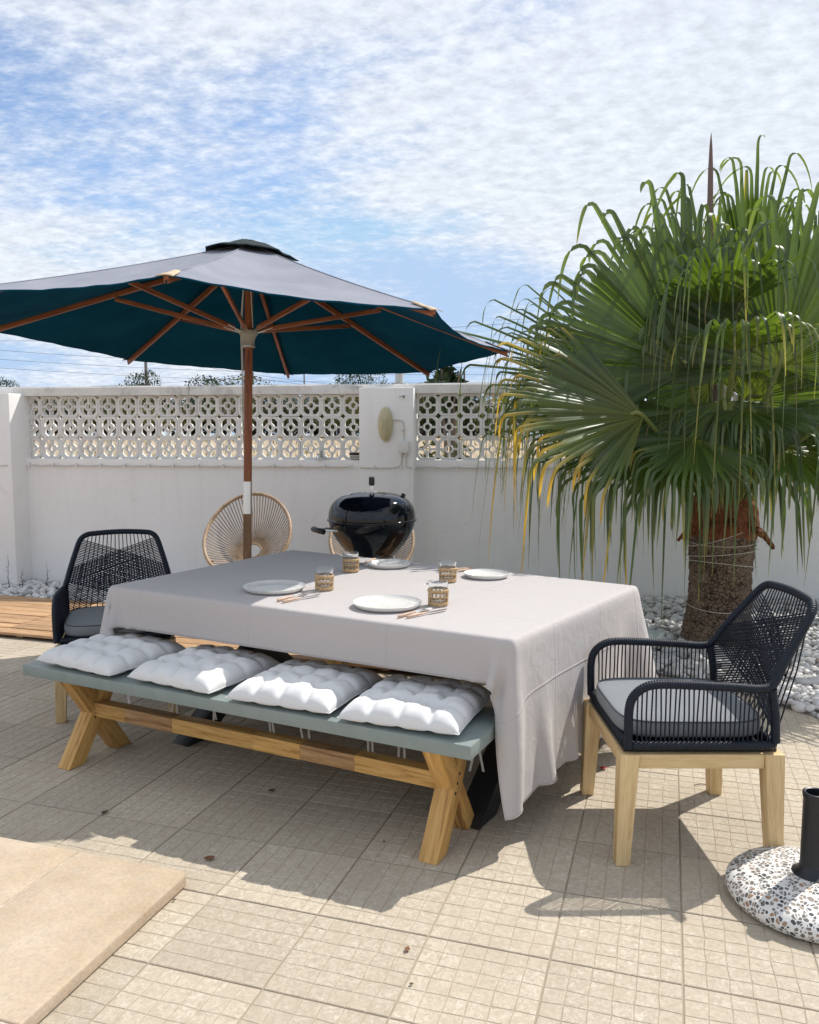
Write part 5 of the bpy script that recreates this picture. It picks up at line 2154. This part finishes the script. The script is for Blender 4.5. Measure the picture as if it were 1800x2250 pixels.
# ================================================================== KETTLE GRILL
def build_grill():
    t = thing('kettle_grill', 'glossy black kettle grill with closed lid behind the table', 'grill', (-0.245, 5.32, 0.045), R(27))
    zr = 0.865
    r = 0.282
    bowl = []
    for i in range(21):
        f = 1 - i / 20
        bowl.append((r * (1 - f ** 1.65) if i else 0, zr - 0.35 * f))
    bowl += [(r + 0.006, zr + .001), (r + 0.006, zr + .006), (r - .004, zr + .006)]
    MB().lathe(bowl, 72).build('bowl', 'enamel_black', t, 50)
    MB().lathe([(r + .003, zr + .002), (r + .011, zr + .004), (r + .0125, zr + .010), (r + .009, zr + .016), (r + .002, zr + .0165)], 72).build('lid_rim', 'enamel_black', t, 60)
    lid = []
    for i in range(19):
        a = i / 18 * PI / 2
        lid.append(((r + .002) * math.cos(a) ** .70 if i < 18 else 0, zr + .0166 + 0.172 * math.sin(a) ** 0.76))
    ld = MB().lathe(lid, 72).build('lid', 'enamel_black', t, 60)
    zt = zr + .0166 + .172
    # lid handle seen end-on
    MB().box(-0.035, 0.035, -0.03, 0.03, zt - .006, zt + .003).build('handle_plate', 'ferrule_metal', ld, 30, 0.002)
    for y in (-.05, .05):
        MB().tube([(0, y, zt - .004), (0, y, zt + .05)], 0.006, 8).build('handle_bracket', 'ferrule_metal', ld, 40)
    MB().box(-0.018, 0.018, -0.088, 0.088, zt + .047, zt + .098).build('handle_grip', 'plastic_black', ld, 40, 0.006, 3)
    MB().box(-0.008, 0.008, -0.070, -0.06, zt - .004, zt + .0465).build('handle_strap', 'ferrule_metal', ld, 30, 0.002)
    # lid damper and thermometer
    for (x, y, rad, mat, nm, h) in ((-0.155, -0.02, 0.036, 'ferrule_metal', 'lid_damper', .006), (0.20, -0.02, 0.014, 'plastic_black', 'thermometer_knob', .022)):
        zz = zt - .172 + 0.172 * (1 - (math.hypot(x, y) / r) ** (2 / .70)) ** .38
        M = Matrix.Translation((x, y, zz - .004)) @ Matrix.Rotation(x * 1.6, 4, 'Y')
        MB().lathe([(0, 0), (rad, 0), (rad, h), (rad * .8, h + .003), (0, h + .003)], 24).xform(M).build(nm, mat, ld, 40)
    ld.rotation_euler = (0, 0, R(-25))
    # side handle
    h = put('side_handle', None, t)
    for y in (-.055, .055):
        MB().tube([(-r + .015, y * 1.1, zr - .045), (-r - .085, y, zr - .040)], 0.008, 8).build('handle_bracket', 'ferrule_metal', h, 40)
    g = MB().tube(smooth_path([(-r - .085, -.085, zr - .045), (-r - .105, -.05, zr - .040), (-r - .112, 0, zr - .038), (-r - .105, .05, zr - .040), (-r - .085, .085, zr - .045)], 6), 0.018, 10)
    g.build('handle_grip', 'plastic_black', h, 50)
    MB().tube([(-r - .03, -.056, zr - .048), (-r - .03, -.058, zr - .075), (-r - .024, -.058, zr - .085)], 0.003, 6).build('tool_hook', 'ferrule_metal', h, 50)
    # legs, ash catcher and wheels below
    for k, a in enumerate((R(90), R(210), R(330))):
        MB().tube([(0.13 * math.cos(a), 0.13 * math.sin(a), zr - .20), (0.29 * math.cos(a), 0.29 * math.sin(a), 0.012 if k == 0 else .07)], 0.011, 10).build('leg', 'ferrule_metal', t, 50)
        if k:
            w = put('wheel', None, t)
            M = Matrix.Translation((0.295 * math.cos(a), 0.295 * math.sin(a), 0.0755)) @ Matrix.Rotation(PI / 2, 4, 'X')
            MB().lathe([(0.03, -0.014), (0.068, -0.014), (0.0745, -0.007), (0.0745, 0.007), (0.068, 0.014), (0.03, 0.014)], 28, closed=True).xform(M).build('tyre', 'plastic_black', w, 40)
            MB().lathe([(0, -0.01), (0.032, -0.01), (0.032, 0.01), (0, 0.01)], 20).xform(M).build('rim', 'ferrule_metal', w, 40)
    MB().lathe([(0, 0.36), (0.15, 0.36), (0.16, 0.375), (0.15, 0.38), (0, 0.372)], 32).build('ash_pan', 'ferrule_metal', t, 40)


build_grill()


# ================================================================== STRING (EGG) CHAIRS
def make_string_chair(label, loc, rz):
    """local -y is forward"""
    t = thing('string_chair', label, 'chair', loc, rz, 'round string chairs by the wall')
    def ring(a):
        x = 0.365 * math.cos(a)
        v = math.sin(a)
        w = 1 - 0.06 * v
        return Vector((x * w, -0.02 + 0.30 * v + .03 * abs(math.cos(a)), 0.665 + 0.315 * v))
    def hole(a):
        v = math.sin(a)
        return Vector((0.082 * math.cos(a), 0.13 + 0.05 * v, 0.495 + 0.055 * v))
    n = 120
    pts = [ring(2 * PI * k / n) for k in range(n)]
    rad = [0.0155 + .0016 * math.cos(k * PI) for k in range(n)]
    MB().tube(pts, rad, 10, closed=True).build('hoop', 'cord_tan', t, 60)
    MB().tube([hole(2 * PI * k / 32) for k in range(32)], 0.009, 8, closed=True).build('inner_ring', 'cord_tan', t, 60)
    mb = MB()
    m = 76
    for k in range(m):
        a = 2 * PI * (k + .5) / m
        p, q = ring(a), hole(a)
        mid = (p + q) / 2 + Vector((0, 0.045, -0.035))
        mb.tube([p, p.lerp(mid, .6) + Vector((0, .01, -.008)), mid, mid.lerp(q, .5) + Vector((0, .008, -.004)), q], 0.0046, 6)
    stuff(mb.build('strings', 'cord_tan', t, 60))
    lg = [((-0.27, -0.12, 0.44), (-0.33, -0.26, 0.004)), ((0.27, -0.12, 0.44), (0.33, -0.26, 0.004)), ((-0.14, 0.17, 0.43), (-0.27, 0.34, 0.004)), ((0.14, 0.17, 0.43), (0.27, 0.34, 0.004))]
    for a, b in lg:
        MB().tube([a, b], 0.0085, 8).build('leg', 'black_steel', t, 50)
    MB().tube([(-0.30, -0.19, 0.22), (0, -0.21, 0.24), (0.30, -0.19, 0.22)], 0.0075, 8).build('crossbar', 'black_steel', t, 50)
    t.scale = (.95, .95, .95)
    return t


make_string_chair('round tan string chair behind the parasol pole', (-1.31, 6.58, 0.045), R(-4))
make_string_chair('round tan string chair almost hidden behind the kettle grill', (-0.306, 6.60, 0.045), R(3)).scale = (.92, .92, .90)


# ================================================================== PALM
PALM = Vector((2.165, 5.66, 0.0))


def palm_frond(tree, hub, axis, normal, Lf, Lb, Lh, spread, nseg, seed, yellow=0.0, cup=0.12, root=None, side_len=.72):
    r = random.Random(seed)
    a = axis.normalized()
    n = (normal - a * normal.dot(a)).normalized()
    b = n.cross(a)
    V, F, AL, YE = [], [], [], []
    half = spread / nseg / 2
    down = Vector((0, 0, -1))
    for k in range(nseg):
        th = -spread / 2 + (k + .5) * spread / nseg
        f = abs(th) / (spread / 2)
        ls = (1 - (1 - side_len) * f ** 2) * r.uniform(.92, 1.08)
        yl = yellow * (1 if r.random() < .75 else .25) if yellow > 0 else (0.35 if r.random() < .05 else 0)
        # fused part
        stations = []
        Ls = Lf * 1.12 * ls
        total = (Lf + (Lb - Lf) + Lh) * ls
        bend_at = max(Lb * ls * r.uniform(.78, 1.1), Lf * 1.2 * ls)
        hang = Lh * (r.uniform(.45, 1.35) if r.random() < .72 else r.uniform(.12, .3))
        d0 = (a * math.cos(th) + b * math.sin(th) + n * (cup * (1 - math.cos(th)) + r.uniform(-.02, .02))).normalized()
        dl = (a * math.cos(th - half) + b * math.sin(th - half) + n * cup * (1 - math.cos(th - half))).normalized()
        dr = (a * math.cos(th + half) + b * math.sin(th + half) + n * cup * (1 - math.cos(th + half))).normalized()
        tot = bend_at + hang
        rows = []
        for s in (0.012, 0.25 * Ls, 0.5 * Ls, 0.75 * Ls, Ls):
            sag = down * (0.06 * (s / max(Lb, .1)) ** 2 * Lb)
            w = s * math.sin(half)
            c = hub + d0 * s + n * (w * 0.55) + sag
            rows.append((hub + dl * s + sag, c, hub + dr * s + sag, s / tot))
        pos = hub + d0 * Ls + down * (0.06 * (Ls / Lb) ** 2 * Lb)
        wid = Ls * math.sin(half)
        dirv = d0.copy()
        lat = (dr - dl).normalized()
        tw = r.uniform(-.5, .5)
        s = Ls
        nst = 4
        step = (bend_at - Ls) / nst
        for i in range(nst):
            dirv = (dirv + down * 0.035 + Vector((r.uniform(-.03, .03), r.uniform(-.03, .03), r.uniform(-.03, .03)))).normalized()
            pos = pos + dirv * step
            s += step
            lat2 = (lat - dirv * lat.dot(dirv)).normalized()
            nn = lat2.cross(dirv)
            ww = wid * (1 - 0.36 * (i + 1) / nst)
            rows.append((pos - lat2 * ww, pos + n * ww * .5, pos + lat2 * ww, s / tot))
        # the tip folds over and hangs
        nb = 5
        turn = r.uniform(.75, 1.0)
        sb = 0.016 + 0.026 * r.random() ** 2
        sway = Vector((r.uniform(-.25, .25), r.uniform(-.2, .2), 0))
        for i in range(nb):
            dirv = (dirv * (1 - .42 * turn) + (down + sway * .3) * .42 * turn).normalized()
            pos = pos + dirv * sb
            s += sb
            lat2 = (lat - dirv * lat.dot(dirv))
            lat2 = lat2.normalized() if lat2.length > .05 else n.copy()
            ww = wid * (0.64 - 0.14 * (i + 1) / nb)
            rows.append((pos - lat2 * ww, pos + n * ww * .3, pos + lat2 * ww, s / tot))
        nh = 6
        sh = max(.05, hang - nb * sb) / nh
        for i in range(nh):
            dirv = (dirv * .72 + (down + sway * .35) * .28).normalized()
            pos = pos + dirv * sh
            s += sh
            an = tw * (i + 1) / nh * 2
            lat2 = (lat - dirv * lat.dot(dirv))
            lat2 = lat2.normalized() if lat2.length > .05 else n.copy()
            lat2 = (Matrix.Rotation(an, 3, dirv) @ lat2)
            ww = max(0.0009, wid * (0.50 * (1 - (i + 1) / nh) ** 0.65))
            rows.append((pos - lat2 * ww, pos + lat2.cross(dirv) * ww * .3, pos + lat2 * ww, min(1, s / tot)))
        o = len(V)
        short = .84 if hang < .31 * Lh else 1.0
        for L_, c, R_, al in rows:
            V += [L_, c, R_]
            AL += [al * short] * 3
            YE += [yl] * 3
        for i in range(len(rows) - 1):
            q = o + i * 3
            F += [(q, q + 1, q + 4, q + 3), (q + 1, q + 2, q + 5, q + 4)]
    me = bpy.data.meshes.new('frond')
    me.from_pydata([tuple(v) for v in V], [], F)
    for nm, data in (('along', AL), ('yellow', YE)):
        at = me.attributes.new(nm, 'FLOAT', 'POINT')
        at.data.foreach_set('value', data)
    me.polygons.foreach_set('use_smooth', [True] * len(F))
    me.set_sharp_from_angle(angle=R(50))
    me.materials.append(MATS['palm_leaf'])
    fr = put('frond', me, tree)
    # stalk from the crown to the fan
    if root is None:
        root = Vector((0, 0, 0.95))
    mid = root.lerp(hub, .5) + Vector((0, 0, 0.06)) + (hub - root).cross(Vector((0, 0, 1))) * 0.04
    pts = smooth_path([root, mid, hub, hub + a * 0.10], 6)
    rad = [0.026 * (1 - .62 * i / (len(pts) - 1)) for i in range(len(pts))]
    MB().tube(pts, rad, 8, flat=.6).build('stalk', 'petiole', fr, 60)
    return fr


def build_palm():
    t = thing('fan_palm', 'fan palm with drooping leaf tips and a short thick trunk in white pebbles', 'palm tree', PALM)
    # trunk
    mb = MB()
    P = []
    nz, na = 150, 72
    for i in range(nz + 1):
        z = -0.03 + 0.93 * i / nz
        f = i / nz
        base = 0.215 + 0.040 * max(0, 1 - f * 3.2) ** 1.5 + 0.006 * math.sin(f * 9)
        ringp = (z * 11.5) % 1.0
        ridge = 0.013 * (1 - min(1, ringp / .16)) + .006 * (ringp - .5)
        row = []
        for k in range(na):
            a = 2 * PI * k / na
            q = Vector((math.cos(a) * 1.5, math.sin(a) * 1.5, z * 4.0))
            rr = base - ridge + 0.010 * mnoise.noise(q) + 0.0055 * mnoise.noise(q * 4.1) + 0.003 * mnoise.noise(q * 11)
            row.append((rr * math.cos(a) + 0.015 * f, rr * math.sin(a), z))
        row.append(row[0])
        P.append(row)
    mb.grid(P)
    mb.build('trunk', 'palm_bark', t, 180)
    # fibrous collar
    P = []
    for i in range(31):
        z = 0.76 + 0.34 * i / 30
        f = i / 30
        row = []
        for k in range(56):
            a = 2 * PI * k / 56
            q = Vector((math.cos(a) * 2, math.sin(a) * 2, z * 5))
            rr = 0.222 + 0.030 * math.sin(f * PI * .8) - 0.10 * f ** 3 + 0.022 * mnoise.noise(q) + 0.010 * mnoise.noise(q * 3.5)
            row.append((rr * math.cos(a) + .012, rr * math.sin(a), z))
        row.append(row[0])
        P.append(row)
    MB().grid(P).build('fibre_collar', 'palm_fibre', t, 180)
    # cut leaf bases
    for a, up, l in ((R(-15), -.35, .20), (R(195), -.1, .16), (R(-60), .2, .2), (R(-125), .25, .22), (R(30), .3, .22), (R(-95), .5, .2)):
        d = Vector((math.cos(a), math.sin(a), up)).normalized()
        p0 = Vector((math.cos(a) * .16, math.sin(a) * .16, 0.86))
        lat = d.cross(Vector((0, 0, 1))).normalized()
        rows = []
        for i in range(7):
            f = i / 6
            c = p0 + d * (l * f) + Vector((0, 0, -0.10 * f * f))
            w = 0.055 * (1 - .35 * f) * (1 + .2 * math.sin(f * 11 + a))
            rows.append([c - lat * w, c - lat * w * .5 + Vector((0, 0, .02)), c + Vector((0, 0, .026)), c + lat * w * .5 + Vector((0, 0, .02)), c + lat * w])
        o = MB().grid(rows).build('leaf_base', 'palm_fibre', t, 180, fix=False)
        md = o.modifiers.new('solid', 'SOLIDIFY')
        md.thickness = 0.02
    # wires tied round the trunk
    for z, tilt, ph in ((0.30, .03, 0.3), (0.575, -.035, .8), (0.655, .03, 2.2), (0.74, .02, .5), (0.79, .09, 1.7)):
        pts = [((0.232 + .02 * max(0, .3 - z)) * math.cos(a) + .012, (0.232 + .02 * max(0, .3 - z)) * math.sin(a), z + tilt * math.sin(a + ph)) for a in [2 * PI * k / 60 for k in range(60)]]
        MB().tube(pts, 0.0024, 6, closed=True).build('binding_wire', 'wire_white', t, 60)

    def H(px, py, Y):
        return at_y(px, py, Y) - PALM
    cam_n = Vector((0, -1, 0.25))
    # hub, axis, normal, fused, bend, hang, spread, segments, yellow
    fans = [
        # broad fan facing the camera, left of centre
        (H(1512, 815, 5.30), (-0.52, -0.05, 0.85), (0.10, -1, 0.18), .74, 1.10, .42, 176, 52, 0, .10),
        # broad fan facing the camera, right of centre
        (H(1712, 806, 5.25), (0.10, -0.05, 1.0), (-0.15, -1, 0.25), .66, 1.05, .50, 215, 54, 0, .12),
        # young upright fans at the top
        (H(1645, 690, 5.75), (0.03, 0.05, 1.0), (-0.5, -0.9, 0.0), .70, 1.00, .40, 46, 22, 0, .05),
        (H(1560, 740, 5.90), (-0.20, 0.10, 1.0), (0.1, -1, 0.1), .62, .98, .38, 92, 32, 0, .10),
        (H(1790, 745, 5.75), (0.24, 0.05, 1.0), (-0.2, -1, 0.1), .62, .92, .40, 96, 32, 0, .10),
        (H(1700, 760, 6.05), (0.10, 0.20, 1.0), (0.0, -1, 0.3), .66, 1.06, .36, 100, 34, 0, .10),
        # fans reaching left
        (H(1420, 868, 5.35), (-1.0, -0.10, 0.40), (0.05, -0.75, 0.75), .68, 1.14, .66, 100, 44, 0, .14),
        (H(1415, 915, 4.95), (-0.95, -0.34, 0.16), (0.05, -0.80, 0.62), .60, .90, .72, 120, 42, .95, .14),
        (H(1455, 940, 5.70), (-1.0, 0.10, 0.22), (0.05, -0.60, 0.80), .64, 1.10, .78, 110, 44, 0, .14),
        # low fans whose tips hang over the wall
        (H(1470, 955, 5.20), (-0.80, -0.35, -0.25), (-0.2, -0.7, 0.7), .50, .76, .70, 150, 46, 0, .16),
        (H(1530, 965, 5.05), (-0.40, -0.65, -0.25), (-0.1, -0.6, 0.8), .40, .60, .48, 150, 38, 0, .16),
        (H(1510, 945, 5.85), (-0.75, 0.30, -0.15), (-0.2, -0.4, 0.9), .50, .80, .70, 140, 44, 0, .16),
        # fan coming towards the camera, its strands hang before the trunk
        (H(1618, 770, 5.05), (-0.05, -0.85, 0.30), (0.0, 0.35, 1.0), .36, .52, .85, 150, 36, 0.2, .12),
        (H(1590, 690, 5.35), (-0.25, -0.75, 0.55), (0.0, 0.5, 1.0), .40, .60, .70, 120, 34, 0, .10),
        (H(1640, 900, 5.15), (0.15, -0.75, -0.20), (0.0, -0.3, 1.0), .32, .46, .42, 150, 32, 0, .14),
        # fans hanging in the heart of the crown
        (H(1500, 905, 5.25), (-0.35, -0.25, -0.8), (-0.1, -1.0, 0.1), .34, .50, .34, 170, 34, 0, .10),
        (H(1590, 880, 5.20), (0.05, -0.30, -0.9), (0.0, -1.0, 0.1), .26, .38, .26, 170, 30, 0, .10),
        (H(1690, 900, 5.25), (0.3, -0.25, -0.8), (0.1, -1.0, 0.1), .32, .46, .32, 170, 34, 0, .10),
        (H(1560, 850, 5.60), (-0.3, -0.2, 0.2), (0.1, -1.0, 0.1), .50, .75, .50, 250, 48, 0, .10),
        (H(1640, 880, 5.65), (0.3, -0.1, 0.1), (-0.1, -1.0, 0.1), .50, .78, .50, 250, 48, 0, .10),
        # right-hand side
        (H(1800, 940, 5.10), (0.55, -0.50, -0.05), (0.2, -0.6, 0.8), .52, .78, .75, 150, 44, 0.12, .14),
        (H(1735, 985, 5.05), (0.45, -0.60, -0.30), (0.1, -0.5, 0.8), .44, .66, .55, 150, 36, 0, .14),
        (H(1830, 830, 5.60), (1.0, 0.0, 0.35), (-0.1, -0.8, 0.6), .62, .95, .55, 120, 40, 0, .14),
        (H(1770, 900, 5.90), (0.9, 0.35, 0.0), (0, -0.5, 0.9), .60, .95, .60, 130, 40, 0, .14),
        # back of the crown
        (H(1520, 880, 6.25), (-0.55, 0.65, 0.35), (0.3, -0.5, 0.8), .60, .98, .50, 120, 36, 0, .12),
        (H(1640, 830, 6.35), (0.0, 0.75, 0.55), (0.0, -0.6, 0.8), .60, .98, .50, 120, 36, 0, .12),
        (H(1740, 870, 6.25), (0.5, 0.65, 0.30), (-0.2, -0.5, 0.8), .60, .98, .50, 120, 36, 0, .12),
    ]
    for i, (hub, ax, nm, lf, lb, lh, sp, ns, ye, cup) in enumerate(fans):
        hub2 = hub.copy()
        ang = math.atan2(hub.y, hub.x)
        root = Vector((0.09 * math.cos(ang), 0.09 * math.sin(ang), 0.93))
        palm_frond(t, hub2, Vector(ax), Vector(nm), lf, lb, lh, R(sp), ns, 100 + i, ye, cup, root)
    # closed spear leaf
    p = at_y(1563, 292, 5.8) - PALM
    q = at_y(1556, 640, 5.8) - PALM
    m = at_y(1561, 430, 5.8) - PALM
    MB().tube([Vector((0, 0, .95)), q, m, m.lerp(p, .4), m.lerp(p, .8), p], [.02, .030, .020, .018, .010, .002], 8, flat=.45).build('spear_leaf', 'spear_brown', t, 60)
    # loose pale fibres hanging from the fans
    mb = MB()
    r = random.Random(77)
    for k in range(60):
        s = at_y(r.uniform(1060, 1790), r.uniform(560, 1000), r.uniform(5.0, 5.6)) - PALM
        if s.x + PALM.x < 1.0 and s.z > 1.5 and r.random() < .6:
            continue
        L = r.uniform(.15, .5)
        c = r.uniform(-.12, .12)
        pts = [s, s + Vector((c * .5, 0, -L * .4)), s + Vector((c * .2, 0.02, -L * .75)), s + Vector((c, 0, -L))]
        mb.tube(smooth_path(pts, 4), 0.0012, 4)
    stuff(mb.build('leaf_fibres', 'cord_tan', t, 60))


build_palm()


# ================================================================== PARASOL STAND IN THE FOREGROUND
def build_stand():
    t = thing('parasol_stand', 'empty round pebble-terrazzo parasol base with a black tube in the foreground', 'parasol base', (1.268, 2.46, 0))
    prof = [(0, 0.002), (0.225, 0.002), (0.245, 0.010), (0.255, 0.028), (0.252, 0.046), (0.235, 0.064), (0.20, 0.078), (0.15, 0.089), (0.09, 0.096), (0.0, 0.098)]
    pp = []
    for (a, b), (c, d) in zip(prof, prof[1:]):
        for k in range(3):
            pp.append((a + (c - a) * k / 3, b + (d - b) * k / 3))
    pp.append(prof[-1])
    MB().lathe(pp, 72).build('stone_base', 'terrazzo', t, 50)
    MB().lathe([(0.0305, 0.09), (0.058, 0.094), (0.060, 0.099), (0.050, 0.104), (0.042, 0.112), (0.0375, 0.13), (0.036, 0.34), (0.0385, 0.345), (0.0395, 0.352), (0.0385, 0.360), (0.034, 0.362), (0.0295, 0.360), (0.0290, 0.20), (0.0305, 0.1)], 40, closed=True).build('tube', 'plastic_black', t, 40)
    MB().lathe([(0, 0.12), (0.0288, 0.12), (0.0288, 0.13), (0, 0.13)], 20).build('tube_floor', 'plastic_black', t, 40)


build_stand()


# ================================================================== SMALL THINGS
def build_small():
    for i, (px, py, h, lab) in enumerate(((18, 1290, 0.34, 'tall dry weed stem at the far left by the pillar'), (52, 1286, 0.16, 'short dry weed stem between two taller ones'), (103, 1290, 0.27, 'dry weed stem right of the left pillar'), (246, 1290, 0.46, 'thin branching dry weed behind the left armchair'))):
        p = at_z(px, py, 0.05)
        t = thing('dry_weed', lab, 'weed', (p.x, p.y, 0.02), 0, 'dry weeds by the wall')
        r = random.Random(i)
        pts = [(0, 0, 0)]
        for k in range(1, 9):
            pts.append((pts[-1][0] + r.uniform(-.018, .014), pts[-1][1] + r.uniform(-.01, .01), h * k / 8))
        mb = MB().tube(pts, [0.0048 * (1 - .8 * k / 8) for k in range(9)], 6)
        mb.build('stem', 'twig', t, 60)
        mb = MB()
        for k in range(3, 9):
            for s in ((-1, 1) if i == 3 else (r.choice((-1, 1)),)):
                if r.random() < .35:
                    continue
                a = Vector(pts[k])
                L = 0.038 * (1.3 - k / 10) * r.uniform(.4, 1.2)
                mb.tube([a, a + Vector((s * L * .6, r.uniform(-.01, .01), L * .5)), a + Vector((s * L, 0, L * .9))], [0.002, .0015, .0008], 5)
        mb.build('twigs', 'twig', t, 60)
    # litter on the tiles
    def curl(name, px, py, size, mat, lab, rz):
        p = at_z(px, py)
        P = []
        for i in range(7):
            f = i / 6 - .5
            w = size * .35 * math.cos(f * PI * .95) + .0006
            P.append([(f * size, w * s, 0.003 + abs(f) ** 2 * size * .6 + s * s * w * .35) for s in (-1, -.5, 0, .5, 1)])
        o = MB().grid(P).build(name, mat, None, 180, fix=False)
        o.location = (p.x, p.y, 0.001)
        o.rotation_euler = (0, 0, rz)
        md = o.modifiers.new('solid', 'SOLIDIFY')
        md.thickness = 0.001
        tag(o, lab, 'leaf', 'bits of litter on the tiles')
    curl('dry_leaf', 460, 1890, .038, 'dry_leaf', 'curled brown dead flower at the edge of the table shadow', .3)
    curl('dry_leaf', 230, 1788, .030, 'twig', 'dark curled leaf on shaded tiles under the left of the bench', 1.0)
    curl('dry_leaf', 895, 2090, .022, 'dry_leaf', 'tiny reddish dry leaf on the sunny tiles in front', 1.3)
    curl('fallen_petal', 1326, 1691, .034, 'petal_red', 'small red petal between the right armchair legs', .2)
    curl('dry_leaf', 597, 1740, .032, 'leaf_grey', 'pale folded leaf on the shaded tiles below the bench', .6)
    curl('dry_leaf', 383, 1981, .012, 'twig', 'dark speck of leaf beside the stone platform', .6)
    curl('dry_leaf', 904, 2166, .012, 'twig', 'dark seed like speck on the front tiles', .2)
    curl('dry_leaf', 844, 1852, .010, 'twig', 'dark speck on the shaded tiles near the bench foot', .1)
    curl('dry_leaf', 1730, 1548, .03, 'petal_red', 'red petal at the pebble edge behind the right armchair', .5)
    p = at_z(1525, 1727)
    o = MB().tube([(0, 0, .003), (.03, -.012, .006), (.05, -.02, .003), (.075, -.045, .004)], [.0016, .002, .0018, .001], 5).build('twig', 'twig', None, 60)
    o.location = (p.x, p.y, .001)
    o.rotation_euler = (0, 0, .5)
    tag(o, 'thin brown twig on the dappled tiles behind the right armchair', 'twig')
    p = at_y(23, 1322, 6.9)


build_small()
print('objects', len(bpy.data.objects))
